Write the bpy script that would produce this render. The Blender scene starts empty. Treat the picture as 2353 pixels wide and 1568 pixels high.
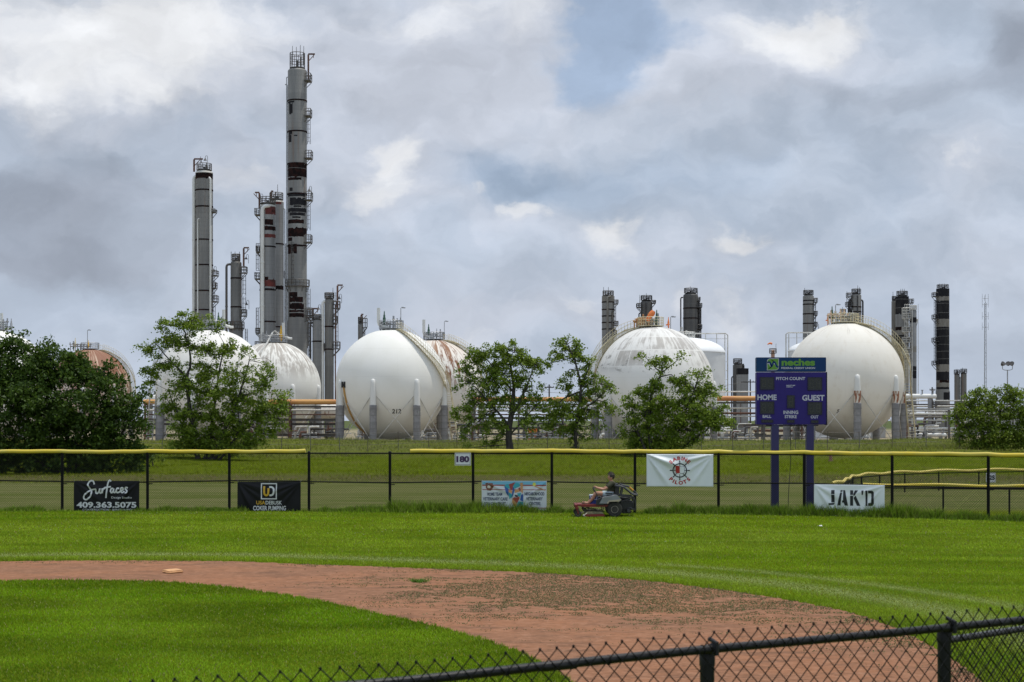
import bpy, bmesh, math, random
import numpy as np
from mathutils import Vector, Matrix
R = math.radians
random.seed(7); rng = np.random.default_rng(11)
S = bpy.context.scene
COL = S.collection

# ------------------------------------------------------------------ camera
FPX = 3600.0; CX = 1176.5; HY = 965.0; CH = 3.0       # picture units: a frame 2353 wide
cd = bpy.data.cameras.new('camera'); cam = bpy.data.objects.new('camera', cd); COL.objects.link(cam)
cam.location = (0, 0, CH); cam.rotation_euler = (R(90), 0, 0)
cd.sensor_width = 36; cd.lens = 36*FPX/2353; cd.shift_y = (HY-784.0)/2353
cd.clip_start = 0.1; cd.clip_end = 6000
cd.dof.use_dof = True; cd.dof.focus_distance = 60; cd.dof.aperture_fstop = 5.6
S.camera = cam
S.view_settings.view_transform = 'Standard'; S.view_settings.look = 'None'
S.view_settings.exposure = 0.0; S.view_settings.gamma = 1.0
S.cycles.use_denoising = True
S.cycles.max_bounces = 6; S.cycles.transparent_max_bounces = 8

# ------------------------------------------------------------------ sun and sky
SUN_EL, SUN_AZ = 74.0, 68.0          # azimuth from +Y (view direction) towards +X
sd = Vector((math.sin(R(SUN_AZ))*math.cos(R(SUN_EL)), math.cos(R(SUN_AZ))*math.cos(R(SUN_EL)), math.sin(R(SUN_EL))))
sl = bpy.data.lights.new('sun', 'SUN'); sun = bpy.data.objects.new('sun', sl); COL.objects.link(sun)
sl.energy = 2.9; sl.angle = R(0.6); sl.color = (1.0, .955, .88)
sun.rotation_euler = (-sd).to_track_quat('-Z', 'Y').to_euler(); sun.location = (0, 0, 80)

W = bpy.data.worlds.new('World'); S.world = W; W.use_nodes = True
NT = W.node_tree; NT.nodes.clear()
class NB:
    """small helper that writes shader maths"""
    def __init__(s, nt): s.nt = nt
    def n(s, t, **k):
        o = s.nt.nodes.new(t)
        for a, v in k.items(): setattr(o, a, v)
        return o
    def put(s, sock, v):
        if isinstance(v, (int, float)): sock.default_value = v
        elif isinstance(v, (tuple, list)):
            sock.default_value = tuple(v)+((1,) if len(sock.default_value) == 4 and len(v) == 3 else ())
        else: s.nt.links.new(v, sock)
    def m(s, op, a, b=None, c=None, clamp=False):
        o = s.n('ShaderNodeMath', operation=op, use_clamp=clamp)
        s.put(o.inputs[0], a)
        if b is not None: s.put(o.inputs[1], b)
        if c is not None: s.put(o.inputs[2], c)
        return o.outputs[0]
    def add(s, a, b): return s.m('ADD', a, b)
    def sub(s, a, b): return s.m('SUBTRACT', a, b)
    def mul(s, a, b, clamp=False): return s.m('MULTIPLY', a, b, clamp=clamp)
    def ss(s, v, lo, hi, t0=0.0, t1=1.0):
        o = s.n('ShaderNodeMapRange', interpolation_type='SMOOTHSTEP')
        s.put(o.inputs['Value'], v); s.put(o.inputs['From Min'], lo); s.put(o.inputs['From Max'], hi)
        s.put(o.inputs['To Min'], t0); s.put(o.inputs['To Max'], t1)
        return o.outputs[0]
    def mix(s, f, a, b):
        o = s.n('ShaderNodeMix', data_type='RGBA'); o.clamp_factor = True
        s.put(o.inputs[0], f); s.put(o.inputs[6], a); s.put(o.inputs[7], b)
        return o.outputs[2]
    def xyz(s, x, y, z):
        o = s.n('ShaderNodeCombineXYZ')
        for i, v in enumerate((x, y, z)): s.put(o.inputs[i], v)
        return o.outputs[0]
    def sep(s, v):
        o = s.n('ShaderNodeSeparateXYZ'); s.put(o.inputs[0], v); return o.outputs
    def noise(s, vec, scale, detail=4, rough=.55, dist=0.0):
        o = s.n('ShaderNodeTexNoise'); s.put(o.inputs['Vector'], vec)
        o.inputs['Scale'].default_value = scale; o.inputs['Detail'].default_value = detail
        o.inputs['Roughness'].default_value = rough; o.inputs['Distortion'].default_value = dist
        return o.outputs['Fac']
w = NB(NT)
tc = w.n('ShaderNodeTexCoord')
dx, dy, dz = w.sep(tc.outputs['Generated'])
hyp = w.m('SQRT', w.add(w.mul(dx, dx), w.mul(dy, dy)))
U0 = w.mul(w.m('ARCTAN2', dx, dy), 3.6)
V0 = w.m('MINIMUM', w.mul(w.m('DIVIDE', dz, w.m('MAXIMUM', hyp, .05)), 3.6), 6.0)
warp = w.noise(w.xyz(U0, w.mul(V0, 1.3), 3.1), 4.2, 6, .55)
warp2 = w.noise(w.xyz(U0, w.mul(V0, 1.3), 9.7), 4.2, 6, .55)
U = w.add(U0, w.mul(w.sub(warp, .5), .30)); V = w.add(V0, w.mul(w.sub(warp2, .5), .24))
def blobs(lst):
    tot = None
    for (px, py, rx, ry, amp) in lst:
        az = math.atan((px-CX)/FPX); u0 = az*3.6; v0 = (HY-py)/1000*math.cos(az)
        a = w.mul(w.sub(U, u0), 1000.0/rx); b = w.mul(w.sub(V, v0), 1000.0/ry)
        e = w.mul(w.m('POWER', 2.71828, w.mul(w.add(w.mul(a, a), w.mul(b, b)), -1.0)), amp)
        tot = e if tot is None else w.add(tot, e)
    return tot
white = blobs([(150,50,300,120,.62),(480,50,260,100,.5),(40,210,150,90,.35),(330,205,220,80,.45),(905,375,62,80,.72),(850,450,70,24,.4),
  (1790,85,130,70,.95),(1930,40,120,45,.5),(1420,535,80,44,.66),(1680,540,66,30,.66),(1225,485,62,38,.66),(1095,452,60,26,.5),(1690,770,70,60,.4),(1330,690,90,50,.3),(960,30,160,60,.4),(1240,50,110,110,.32),(1700,690,110,90,.28),(540,420,130,40,.35)])
veil = blobs([(300,120,700,220,1.0),(1150,90,330,190,.8),(1000,330,220,170,.55),(900,420,120,90,.5),(1800,90,260,120,.9),(2230,390,260,90,.55),(1480,190,250,70,.45),(1430,560,130,60,.6),(1690,560,110,50,.6),
  (1230,510,110,60,.6),(1100,470,100,50,.45),(1300,720,300,90,.55),(1700,720,240,110,.7),(2150,600,300,90,.4),(1050,740,220,60,.5),(560,420,200,60,.5),(1600,300,300,50,.3),(150,720,300,60,.25)])
grey = blobs([(130,450,360,115,1.0),(-20,590,460,60,.85),(560,330,150,70,.38),(1900,190,330,52,.50),(2350,90,110,140,.85),
  (1480,270,200,40,.22),(690,545,160,50,.22),(920,545,110,34,.28),(1270,560,110,28,.22),(200,300,260,40,.25),(2150,230,230,50,.35)])
blue = blobs([(1410,50,95,150,1.5),(1325,190,90,60,.9),(1545,95,110,50,.7),(1600,420,480,110,.55),(1130,390,190,80,.3),(1250,440,180,60,.3),(1950,560,300,80,.4),(1720,130,60,40,.2)])
fine = w.noise(w.xyz(U, w.mul(V, 1.5), 1.3), 3.2, 8, .52)
fineT = w.noise(w.xyz(U, w.mul(w.add(V, .06), 1.5), 1.3), 3.2, 8, .52)      # the same field a little higher: which side of a billow faces up
relief = w.sub(fine, fineT)
fine2 = w.noise(w.xyz(U, w.mul(V, 1.8), 5.3), 9.0, 6, .55)
big = w.noise(w.xyz(U0, w.mul(V0, 2.4), 7.7), 1.5, 4, .5)
nz = w.sub(fine, .5)
puff = blobs([(1425,530,66,34,.62),(1690,538,52,24,.66),(1232,486,52,30,.60),(1180,478,24,20,.4),(1290,505,30,22,.4),(1095,450,46,20,.5),(905,350,62,46,.62),(850,430,50,40,.5),(1700,700,90,70,.5),(1320,700,70,40,.42),(1560,690,60,60,.4),(1790,80,100,52,.5),(2240,380,90,40,.32),(1090,760,70,30,.4),(1900,30,80,30,.4),(600,400,50,26,.4),(430,300,120,40,.25)])
finer = w.noise(w.xyz(U, w.mul(V, 1.5), 8.3), 13.0, 7, .6)
mp = w.ss(w.add(w.add(puff, w.mul(nz, .7)), w.mul(w.sub(finer, .5), .8)), .22, .62)
mw = w.ss(w.add(w.add(white, w.mul(nz, .9)), w.mul(w.sub(fine2, .5), .5)), .18, .82)
mv = w.ss(w.add(w.add(veil, w.mul(nz, 1.15)), w.mul(w.sub(fine2, .5), .45)), .08, .95)
mg = w.ss(w.add(w.add(grey, w.mul(w.sub(big, .5), .35)), w.mul(w.sub(fine2, .5), .16)), .16, 1.1)
mb_ = w.ss(w.add(blue, w.mul(nz, -.9)), .22, .98)
sky = w.n('ShaderNodeTexSky', sky_type='NISHITA'); sky.sun_disc = False
sky.sun_elevation = R(SUN_EL); sky.sun_rotation = R(SUN_AZ); sky.air_density = 1.0; sky.dust_density = 1.5
SKY = .1
hazeband = w.ss(V0, .62, .0)
skyb = w.n('ShaderNodeVectorMath', operation='SCALE'); w.put(skyb.inputs[0], sky.outputs[0]); skyb.inputs['Scale'].default_value = SKY
base = w.mix(w.ss(fine, .35, .65), (.445, .520, .635), (.495, .565, .675))
pale = w.mix(.7, skyb.outputs[0], (.40, .505, .68))
c = w.mix(w.mul(mv, .75), base, (.615, .65, .735))
c = w.mix(w.mul(mb_, .9), c, pale)
c = w.mix(w.mul(mw, .92), c, (.82, .835, .86))
c = w.mix(w.mul(mp, .62), c, (.79, .80, .825))
c = w.mix(w.mul(mg, .74), c, (.275, .305, .37))
rel = w.add(1.0, w.mul(relief, .75))
c2 = w.n('ShaderNodeVectorMath', operation='SCALE'); w.put(c2.inputs[0], c); w.put(c2.inputs['Scale'], w.mul(w.mul(rel, w.ss(V0, 1.0, 3.5, 1.0, 1.15)), w.ss(dy, .1, -.6, 1.0, 1.25)))      # extra brightness added to the sky behind the camera to fill front faces
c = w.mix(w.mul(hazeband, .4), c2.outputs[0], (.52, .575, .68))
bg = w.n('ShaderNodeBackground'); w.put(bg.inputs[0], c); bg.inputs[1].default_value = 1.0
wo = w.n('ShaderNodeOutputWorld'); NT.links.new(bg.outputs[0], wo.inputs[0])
W.cycles.sampling_method = 'MANUAL'; W.cycles.sample_map_resolution = 512

# ------------------------------------------------------------------ helpers
def X(px, Y): return (px-CX)*Y/FPX
def Z(py, Y): return CH+(HY-py)*Y/FPX
def P(px, py, Y): return Vector((X(px, Y), Y, Z(py, Y)))

MATS = {}
def mat(name, col, rough=.6, metal=0.0, col2=None, scale=3.0, stretch=(1, 1, 1), lo=.35, hi=.7, bump=0.0, bscale=20.0, spec=None, detail=6, extra=None):
    """procedural material: two colours mixed by noise in object space, optional bump; extra(nb, colour, coords) -> colour"""
    if name in MATS: return MATS[name]
    m = bpy.data.materials.new(name); m.use_nodes = True; MATS[name] = m
    b = NB(m.node_tree); p = m.node_tree.nodes['Principled BSDF']
    p.inputs['Roughness'].default_value = rough; p.inputs['Metallic'].default_value = metal
    if spec is not None: p.inputs['Specular IOR Level'].default_value = spec
    t = b.n('ShaderNodeTexCoord'); ob = t.outputs['Object']
    c = col
    if col2 is not None:
        mp = b.n('ShaderNodeMapping'); b.put(mp.inputs['Vector'], ob); mp.inputs['Scale'].default_value = stretch
        c = b.mix(b.ss(b.noise(mp.outputs[0], scale, detail), lo, hi), col, col2)
    if extra: c = extra(b, c, ob)
    b.put(p.inputs['Base Color'], c)
    if bump:
        bn = b.n('ShaderNodeBump'); bn.inputs['Strength'].default_value = bump
        b.put(bn.inputs['Height'], b.noise(ob, bscale, 5)); b.put(p.inputs['Normal'], bn.outputs[0])
    return m

class MB:
    def __init__(s): s.v = []; s.f = []; s.mi = []; s.k = 0
    def add(s, vs, fs):
        o = len(s.v); s.v += [tuple(v) for v in vs]
        for f in fs: s.f.append([i+o for i in f]); s.mi.append(s.k)
        return s
    def box(s, a, b, rot=0.0, piv=None):
        x0, y0, z0 = a; x1, y1, z1 = b
        vs = [(x0,y0,z0),(x1,y0,z0),(x1,y1,z0),(x0,y1,z0),(x0,y0,z1),(x1,y0,z1),(x1,y1,z1),(x0,y1,z1)]
        if rot:
            px, py = piv if piv else ((x0+x1)/2, (y0+y1)/2); cs, sn = math.cos(rot), math.sin(rot)
            vs = [(px+(x-px)*cs-(y-py)*sn, py+(x-px)*sn+(y-py)*cs, z) for x, y, z in vs]
        return s.add(vs, [(0,3,2,1),(4,5,6,7),(0,1,5,4),(1,2,6,5),(2,3,7,6),(3,0,4,7)])
    def rbox(s, a, b, ch=.02):
        """box with chamfered edges"""
        bm = bmesh.new(); bmesh.ops.create_cube(bm, size=1.0)
        for v in bm.verts: v.co = [(a[i]+b[i])/2+v.co[i]*(b[i]-a[i]) for i in range(3)]
        bmesh.ops.bevel(bm, geom=bm.edges[:], offset=ch, segments=2, affect='EDGES')
        bm.verts.index_update(); s.add([v.co for v in bm.verts], [[v.index for v in f.verts] for f in bm.faces]); bm.free(); return s
    def tube(s, pts, r, n=8, cap=True):
        pts = [Vector(p) for p in pts]; rs = r if isinstance(r, (list, tuple)) else [r]*len(pts)
        o = len(s.v); N = len(pts); prev = None
        for i, p in enumerate(pts):
            d = (pts[min(i+1, N-1)]-pts[max(i-1, 0)]); d = d.normalized() if d.length > 1e-9 else Vector((0, 0, 1))
            if prev is None:
                up = Vector((0, 0, 1)) if abs(d.z) < .9 else Vector((1, 0, 0)); a = d.cross(up).normalized()
            else:
                a = prev-d*prev.dot(d); a = a.normalized() if a.length > 1e-6 else d.orthogonal().normalized()
            prev = a; b2 = d.cross(a)
            for j in range(n):
                t = 2*math.pi*j/n; s.v.append(tuple(p+(a*math.cos(t)+b2*math.sin(t))*rs[i]))
        for i in range(N-1):
            for j in range(n):
                k = (j+1) % n; s.f.append([o+i*n+j, o+i*n+k, o+(i+1)*n+k, o+(i+1)*n+j]); s.mi.append(s.k)
        if cap:
            s.f.append([o+j for j in range(n)][::-1]); s.mi.append(s.k)
            s.f.append([o+(N-1)*n+j for j in range(n)]); s.mi.append(s.k)
        return s
    def lathe(s, prof, c=(0, 0, 0), n=32, axis='z'):
        """profile of (radius, height); closed with caps where radius > 0 at an end"""
        o = len(s.v); N = len(prof)
        for r, h in prof:
            for j in range(n):
                t = 2*math.pi*j/n; q = (r*math.cos(t), r*math.sin(t), h)
                if axis == 'x': q = (h, q[0], q[1])
                elif axis == 'y': q = (q[0], h, -q[1])
                s.v.append((c[0]+q[0], c[1]+q[1], c[2]+q[2]))
        for i in range(N-1):
            for j in range(n):
                k = (j+1) % n; s.f.append([o+i*n+j, o+i*n+k, o+(i+1)*n+k, o+(i+1)*n+j]); s.mi.append(s.k)
        if prof[0][0] > 1e-6: s.f.append([o+j for j in range(n)][::-1]); s.mi.append(s.k)
        if prof[-1][0] > 1e-6: s.f.append([o+(N-1)*n+j for j in range(n)]); s.mi.append(s.k)
        return s
    def prism(s, pts, y0, y1):
        """outline in x,z extruded along y"""
        n = len(pts); vs = [(x, y0, z) for x, z in pts]+[(x, y1, z) for x, z in pts]
        return s.add(vs, [list(range(n)), list(range(2*n-1, n-1, -1))]+[[(i+1) % n, i, n+i, n+(i+1) % n] for i in range(n)])
    def build(s, name, mats, parent=None, smooth=True, loc=None, ang=40):
        me = bpy.data.meshes.new(name); me.from_pydata(s.v, [], s.f)
        for m in (mats if isinstance(mats, (list, tuple)) else [mats]): me.materials.append(m)
        if max(s.mi, default=0) > 0: me.polygons.foreach_set('material_index', s.mi)
        me.update()
        if smooth and len(s.f):
            me.polygons.foreach_set('use_smooth', [True]*len(s.f)); me.set_sharp_from_angle(angle=R(ang))
        return link(name, me, parent, loc)
def link(name, me, parent=None, loc=None):
    o = bpy.data.objects.new(name, me); COL.objects.link(o)
    if parent is not None: o.parent = parent
    if loc is not None: o.location = loc
    return o
def tag(o, label=None, cat=None, group=None, kind=None):
    if label: o['label'] = label
    if cat: o['category'] = cat
    if group: o['group'] = group
    if kind: o['kind'] = kind
    return o
def thing(name, label, cat, loc=(0, 0, 0), rz=0.0, group=None):
    o = bpy.data.objects.new(name, None); COL.objects.link(o); o.location = loc; o.rotation_euler = (0, 0, rz)
    o.empty_display_size = .2
    return tag(o, label, cat, group)
def copy_tree(o, parent=None):
    c = o.copy(); COL.objects.link(c); c.parent = parent
    for ch in [q for q in bpy.data.objects if q.parent == o and q != c]: copy_tree(ch, c)
    return c
def big_mesh(name, V, F, mats, cols=None, parent=None):
    """large numpy mesh of triangles or quads"""
    me = bpy.data.meshes.new(name); k = F.shape[1]
    me.vertices.add(len(V)); me.vertices.foreach_set('co', V.astype(np.float32).ravel())
    me.loops.add(F.size); me.loops.foreach_set('vertex_index', F.astype(np.int32).ravel())
    me.polygons.add(len(F)); me.polygons.foreach_set('loop_start', np.arange(0, F.size, k, dtype=np.int32))
    me.polygons.foreach_set('loop_total', np.full(len(F), k, dtype=np.int32))
    me.update(calc_edges=True); me.materials.append(mats)
    if cols is not None:
        a = me.attributes.new('tint', 'FLOAT_COLOR', 'POINT')
        a.data.foreach_set('color', np.concatenate([cols, np.ones((len(cols), 1))], 1).astype(np.float32).ravel())
    return link(name, me, parent)
def vnoise(x, y, f, seed):
    r_ = np.random.default_rng(seed); t = np.zeros_like(x, dtype=float)
    for i in range(7):
        a = r_.uniform(0, 2*math.pi); k = f*r_.uniform(.5, 1.9)
        t += np.sin((x*math.cos(a)+y*math.sin(a))*k+r_.uniform(0, 6.28)+1.3*np.sin((x*math.sin(a)-y*math.cos(a))*k*.7+r_.uniform(0, 6.28)))
    return t/7*1.6

# ------------------------------------------------------------------ lettering
def text2d(txt, w=None, h=None, off=0.0, shear=0.0, spacing=1.0):
    cu = bpy.data.curves.new('t', 'FONT'); cu.body = txt; cu.size = 1.0; cu.offset = off; cu.shear = shear; cu.resolution_u = 4
    cu.space_character = spacing
    o = bpy.data.objects.new('t', cu); COL.objects.link(o)
    dg = bpy.context.evaluated_depsgraph_get()
    me = bpy.data.meshes.new_from_object(o.evaluated_get(dg))
    v = np.array([q.co[:2] for q in me.vertices]) if len(me.vertices) else np.zeros((0, 2)); f = [list(p.vertices) for p in me.polygons]
    bpy.data.objects.remove(o); bpy.data.curves.remove(cu); bpy.data.meshes.remove(me)
    mn, mx = v.min(0), v.max(0); v = v-(mn+mx)/2; sz = mx-mn
    sx = w/sz[0] if w else (h/sz[1]); sy = h/sz[1] if h else sx
    return v*np.array([sx, sy]), f
def smooth_pts(pts, k=6):
    out = []; n = len(pts)
    for i in range(n-1):
        p0, p1, p2, p3 = [np.array(pts[min(max(i+j, 0), n-1)], float) for j in (-1, 0, 1, 2)]
        for q in range(k):
            t = q/k; out.append(.5*((2*p1)+(-p0+p2)*t+(2*p0-5*p1+4*p2-p3)*t*t+(-p0+3*p1-3*p2+p3)*t**3))
    out.append(np.array(pts[-1], float)); return out
def stroke2d(pts, width, smooth=True):
    p = smooth_pts(pts) if smooth else [np.array(q, float) for q in pts]
    ws = width if isinstance(width, list) else None
    v = []; f = []; n = len(p)
    for i in range(n):
        d = p[min(i+1, n-1)]-p[max(i-1, 0)]; d = d/(np.linalg.norm(d)+1e-9); q = np.array([-d[1], d[0]])*(width/2)
        v += [p[i]+q, p[i]-q]
        if i: f.append([2*i-2, 2*i-1, 2*i+1, 2*i])
    return np.array(v), f
class Board:
    """a flat or creased sheet in local x (across) and z (up); things drawn on it sit a little in front"""
    def __init__(s, W, H, wr=None, base_y=0.0): s.W, s.H, s.wr, s.y = W, H, wr, base_y
    def y_at(s, x, z): return s.y+(s.wr(x, z) if s.wr else 0.0)
    def put(s, mb, v2, f, x, z, depth, rot=0.0, ramp=0.0):
        cs, sn = math.cos(rot), math.sin(rot); vs = []
        if s.wr:                                                              # finer faces so that print follows the creases
            bm = bmesh.new(); bv = [bm.verts.new((q[0], q[1], ramp*i/max(1, len(v2)-1))) for i, q in enumerate(v2)]
            for q in f:
                try: bm.faces.new([bv[i] for i in q])
                except ValueError: pass
            bmesh.ops.triangulate(bm, faces=bm.faces[:])
            for _ in range(4):
                lg_ = [e for e in bm.edges if e.calc_length() > .035]
                if not lg_: break
                bmesh.ops.subdivide_edges(bm, edges=lg_, cuts=1); bmesh.ops.triangulate(bm, faces=[q for q in bm.faces if len(q.verts) > 3])
            bm.verts.index_update(); vs = []
            for q in bm.verts: xx, zz = x+q.co.x*cs-q.co.y*sn, z+q.co.x*sn+q.co.y*cs; vs.append((xx, s.y_at(xx, zz)-depth-q.co.z, zz))
            mb.add(vs, [[q.index for q in p.verts] for p in bm.faces]); bm.free(); return mb
        n = max(1, len(v2)-1)
        for i, (a, b) in enumerate(v2):
            xx, zz = x+a*cs-b*sn, z+a*sn+b*cs; vs.append((xx, s.y_at(xx, zz)-depth-ramp*i/n, zz))
        mb.add(vs, f); return mb
    def sheet(s, nx=60, nz=30):
        mb = MB(); vs = []
        for j in range(nz+1):
            for i in range(nx+1):
                x, z = -s.W/2+s.W*i/nx, s.H*j/nz; vs.append((x, s.y_at(x, z), z))
        n = len(vs); vs += [(x, y+.004, z) for x, y, z in vs]
        q = lambda i, j, o=0: o+j*(nx+1)+i
        fs = [(q(i,j),q(i+1,j),q(i+1,j+1),q(i,j+1)) for j in range(nz) for i in range(nx)]
        fs += [(q(i,j,n),q(i,j+1,n),q(i+1,j+1,n),q(i+1,j,n)) for j in range(nz) for i in range(nx)]
        for i in range(nx): fs += [(q(i,0),q(i,0,n),q(i+1,0,n),q(i+1,0)), (q(i,nz),q(i+1,nz),q(i+1,nz,n),q(i,nz,n))]
        for j in range(nz): fs += [(q(0,j),q(0,j+1),q(0,j+1,n),q(0,j,n)), (q(nx,j),q(nx,j,n),q(nx,j+1,n),q(nx,j+1))]
        mb.add(vs, fs); return mb
# ------------------------------------------------------------------ ground
def sst(a, b, t):
    t = np.clip((t-a)/(b-a), 0, 1); return t*t*(3-2*t)
def zg(x, y):
    """height of the land: flat field, a low grassy bank, then the plant's yard"""
    x = np.asarray(x, float); y = np.asarray(y, float)
    up = 1.1*sst(76, 129, y)+.12*sst(75, 79, y)*(1-sst(80, 90, y)); down = -1.6*sst(138, 195, y)
    wob = (.10*np.sin(x*.21+y*.13)+.07*np.sin(x*.53-y*.31+1))*sst(78, 92, y)*(1-sst(140, 180, y))
    return up+down+wob
def ground_cols():
    m = bpy.data.materials.new('ground'); m.use_nodes = True; b = NB(m.node_tree); p = m.node_tree.nodes['Principled BSDF']
    p.inputs['Roughness'].default_value = 1.0; p.inputs['Specular IOR Level'].default_value = .0
    g = b.n('ShaderNodeNewGeometry'); pos = g.outputs['Position']; x, y, z = b.sep(pos)
    flat = b.xyz(x, y, 0.0)
    n1 = b.noise(flat, .35, 6); n2 = b.noise(flat, 2.6, 6, .65); n3 = b.noise(b.xyz(b.mul(x, .25), y, 4.0), .9, 6, .6); n4 = b.noise(flat, 14.0, 4, .7)
    yw = b.add(y, b.add(b.mul(b.sub(n1, .5), 7.0), b.mul(b.sub(n2, .5), 3.0)))
    lawn = b.mix(b.ss(n1, .35, .65), (.095, .125, .005), (.115, .142, .010)); lawn = b.mix(b.ss(n2, .45, .75, 0, .6), lawn, (.055, .100, .012))
    far = b.mix(b.ss(n3, .35, .65), (.092, .112, .028), (.150, .148, .062)); far = b.mix(b.ss(n4, .4, .8, 0, .6), far, (.06, .085, .02))
    soil = b.mix(b.ss(n2, .4, .58), (.120, .102, .050), (.080, .100, .020)); soil = b.mix(b.ss(n4, .45, .7, 0, .7), soil, (.10, .07, .045))
    bank = b.mix(b.ss(n1, .35, .65), (.095, .130, .006), (.115, .142, .014)); bank = b.mix(b.ss(n2, .42, .62, 0, .8), bank, (.060, .085, .010)); bank = b.mix(b.ss(n1, .58, .72, 0, .6), bank, (.125, .125, .035))
    scrub = b.mix(b.ss(n2, .4, .62), (.085, .115, .016), (.150, .145, .045)); scrub = b.mix(b.ss(n4, .45, .75, 0, .7), scrub, (.05, .07, .015))
    yard = b.mix(b.ss(n1, .4, .6), (.36, .305, .225), (.25, .215, .145)); yard = b.mix(b.ss(n3, .55, .65), yard, (.10, .115, .035))
    c = b.mix(b.ss(y, 50.5, 53.5), lawn, far)
    c = b.mix(b.ss(yw, 74.0, 77.5), c, soil); c = b.mix(b.ss(yw, 78.5, 84.0), c, bank)
    c = b.mix(b.ss(yw, 101.0, 108.0), c, scrub); c = b.mix(b.ss(yw, 176, 200), c, yard); c = b.mix(b.ss(y, 420, 700), c, (.09, .11, .05))
    b.put(p.inputs['Base Color'], c)
    bn = b.n('ShaderNodeBump'); bn.inputs['Strength'].default_value = .6; bn.inputs['Distance'].default_value = .12
    b.put(bn.inputs['Height'], b.add(n4, n2)); b.put(p.inputs['Normal'], bn.outputs[0])
    return m
M_GROUND = ground_cols()
ys = np.concatenate([np.arange(-40, 60, 4), np.arange(60, 210, 1.5), np.arange(210, 420, 15), np.geomspace(430, 5200, 24)])
xs = np.concatenate([-np.geomspace(3000, 90, 16), np.arange(-80, 80.1, 2.0), np.geomspace(90, 3000, 16)])
gx, gy = np.meshgrid(xs, ys); gz = zg(gx, gy)
ii = np.arange(len(xs)*len(ys)).reshape(len(ys), len(xs))
GF = np.stack([ii[:-1, :-1], ii[:-1, 1:], ii[1:, 1:], ii[1:, :-1]], -1).reshape(-1, 4)
ground = big_mesh('ground', np.stack([gx, gy, gz], -1).reshape(-1, 3), GF, M_GROUND)
tag(ground, kind='structure')
ground.data.polygons.foreach_set('use_smooth', [True]*len(GF))

def gpt(px, py, h=0.0):
    """where a point seen on the flat field lies"""
    Y = (CH-h)*FPX/(py-HY); return (X(px, Y), Y)
outer_px = [(-700,1312),(-300,1298),(0,1291),(200,1289),(500,1290),(700,1297),(900,1304),(1100,1311),(1300,1321),(1500,1337),(1700,1362),(1850,1387),(1960,1410),(2060,1445),(2130,1480),(2200,1523),(2270,1580),(2330,1650),(2360,1760)]
inner_px = [(-700,1385),(-300,1350),(0,1336),(200,1334),(400,1339),(550,1353),(700,1375),(850,1407),(1000,1440),(1100,1467),(1180,1493),(1250,1526),(1305,1560),(1340,1600),(1360,1660),(1370,1760)]
outer = [q for q in smooth_pts([gpt(*q) for q in outer_px], 8)]
inner = [q for q in smooth_pts([gpt(*q) for q in inner_px], 8)]
def jag(line, amp):
    out = []
    for i, q in enumerate(line):
        k = .6*math.sin(i*1.7)+.5*math.sin(i*3.1+1)+.5*random.uniform(-1, 1); out.append((q[0]+amp*k*.5, q[1]+amp*k))
    return out
def resample(line, step):
    a = np.array(line, float); d = np.concatenate([[0], np.cumsum(np.linalg.norm(np.diff(a, axis=0), axis=1))])
    t = np.arange(0, d[-1], step); return np.stack([np.interp(t, d, a[:, 0]), np.interp(t, d, a[:, 1])], -1)
outer_r = resample(outer, .12); inner_r = resample(inner, .12)
poly = np.array(jag(outer_r, .07)+jag(inner_r[::-1], .05))
def inside(px, py, pg):
    r_ = np.zeros(len(px), bool); n = len(pg); j = n-1
    for i in range(n):
        xi, yi = pg[i]; xj, yj = pg[j]
        if yi != yj:
            c_ = ((yi > py) != (yj > py)) & (px < (xj-xi)*(py-yi)/(yj-yi)+xi); r_ ^= c_
        j = i
    return r_
def dist_line(px, py, line, step=3):
    d = np.full(len(px), 1e9)
    for q in line[::step]: d = np.minimum(d, (px-q[0])**2+(py-q[1])**2)
    return np.sqrt(d)
def dirt_extra(b, c, ob):
    x, y, z = b.sep(ob); n = b.noise(b.xyz(b.mul(x, .35), b.mul(y, 1.0), 0.0), 2.2, 7, .65); n2 = b.noise(b.xyz(b.mul(x, .6), y, 0.0), 12.0, 6, .75); n3 = b.noise(ob, .5, 4)
    c = b.mix(b.ss(n3, .35, .65), (.272, .124, .064), (.222, .110, .062))
    n4 = b.noise(b.xyz(b.mul(x, .7), y, 7.0), 5.0, 7, .7); c = b.mix(b.ss(n, .48, .66, 0, .8), c, (.150, .078, .046)); c = b.mix(b.ss(n4, .5, .64, 0, .6), c, (.33, .17, .10)); c = b.mix(b.ss(n4, .46, .34, 0, .6), c, (.13, .066, .038)); c = b.mix(b.ss(n2, .5, .72, 0, .8), c, (.36, .20, .13)); return b.mix(b.ss(n2, .48, .30, 0, .75), c, (.09, .055, .036))
M_DIRT = mat('infield dirt', (.25, .12, .07), .95, extra=dirt_extra, bump=.9, bscale=9, spec=.1)
bm = bmesh.new(); vs = [bm.verts.new((x, y, .004)) for x, y in poly]; f = bm.faces.new(vs)
bmesh.ops.triangulate(bm, faces=[f]); bmesh.ops.recalc_face_normals(bm, faces=bm.faces[:])
me = bpy.data.meshes.new('infield_dirt'); bm.to_mesh(me); bm.free(); me.materials.append(M_DIRT)
if me.polygons[0].normal.z < 0: me.flip_normals()
tag(link('infield_dirt', me), kind='structure')

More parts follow.
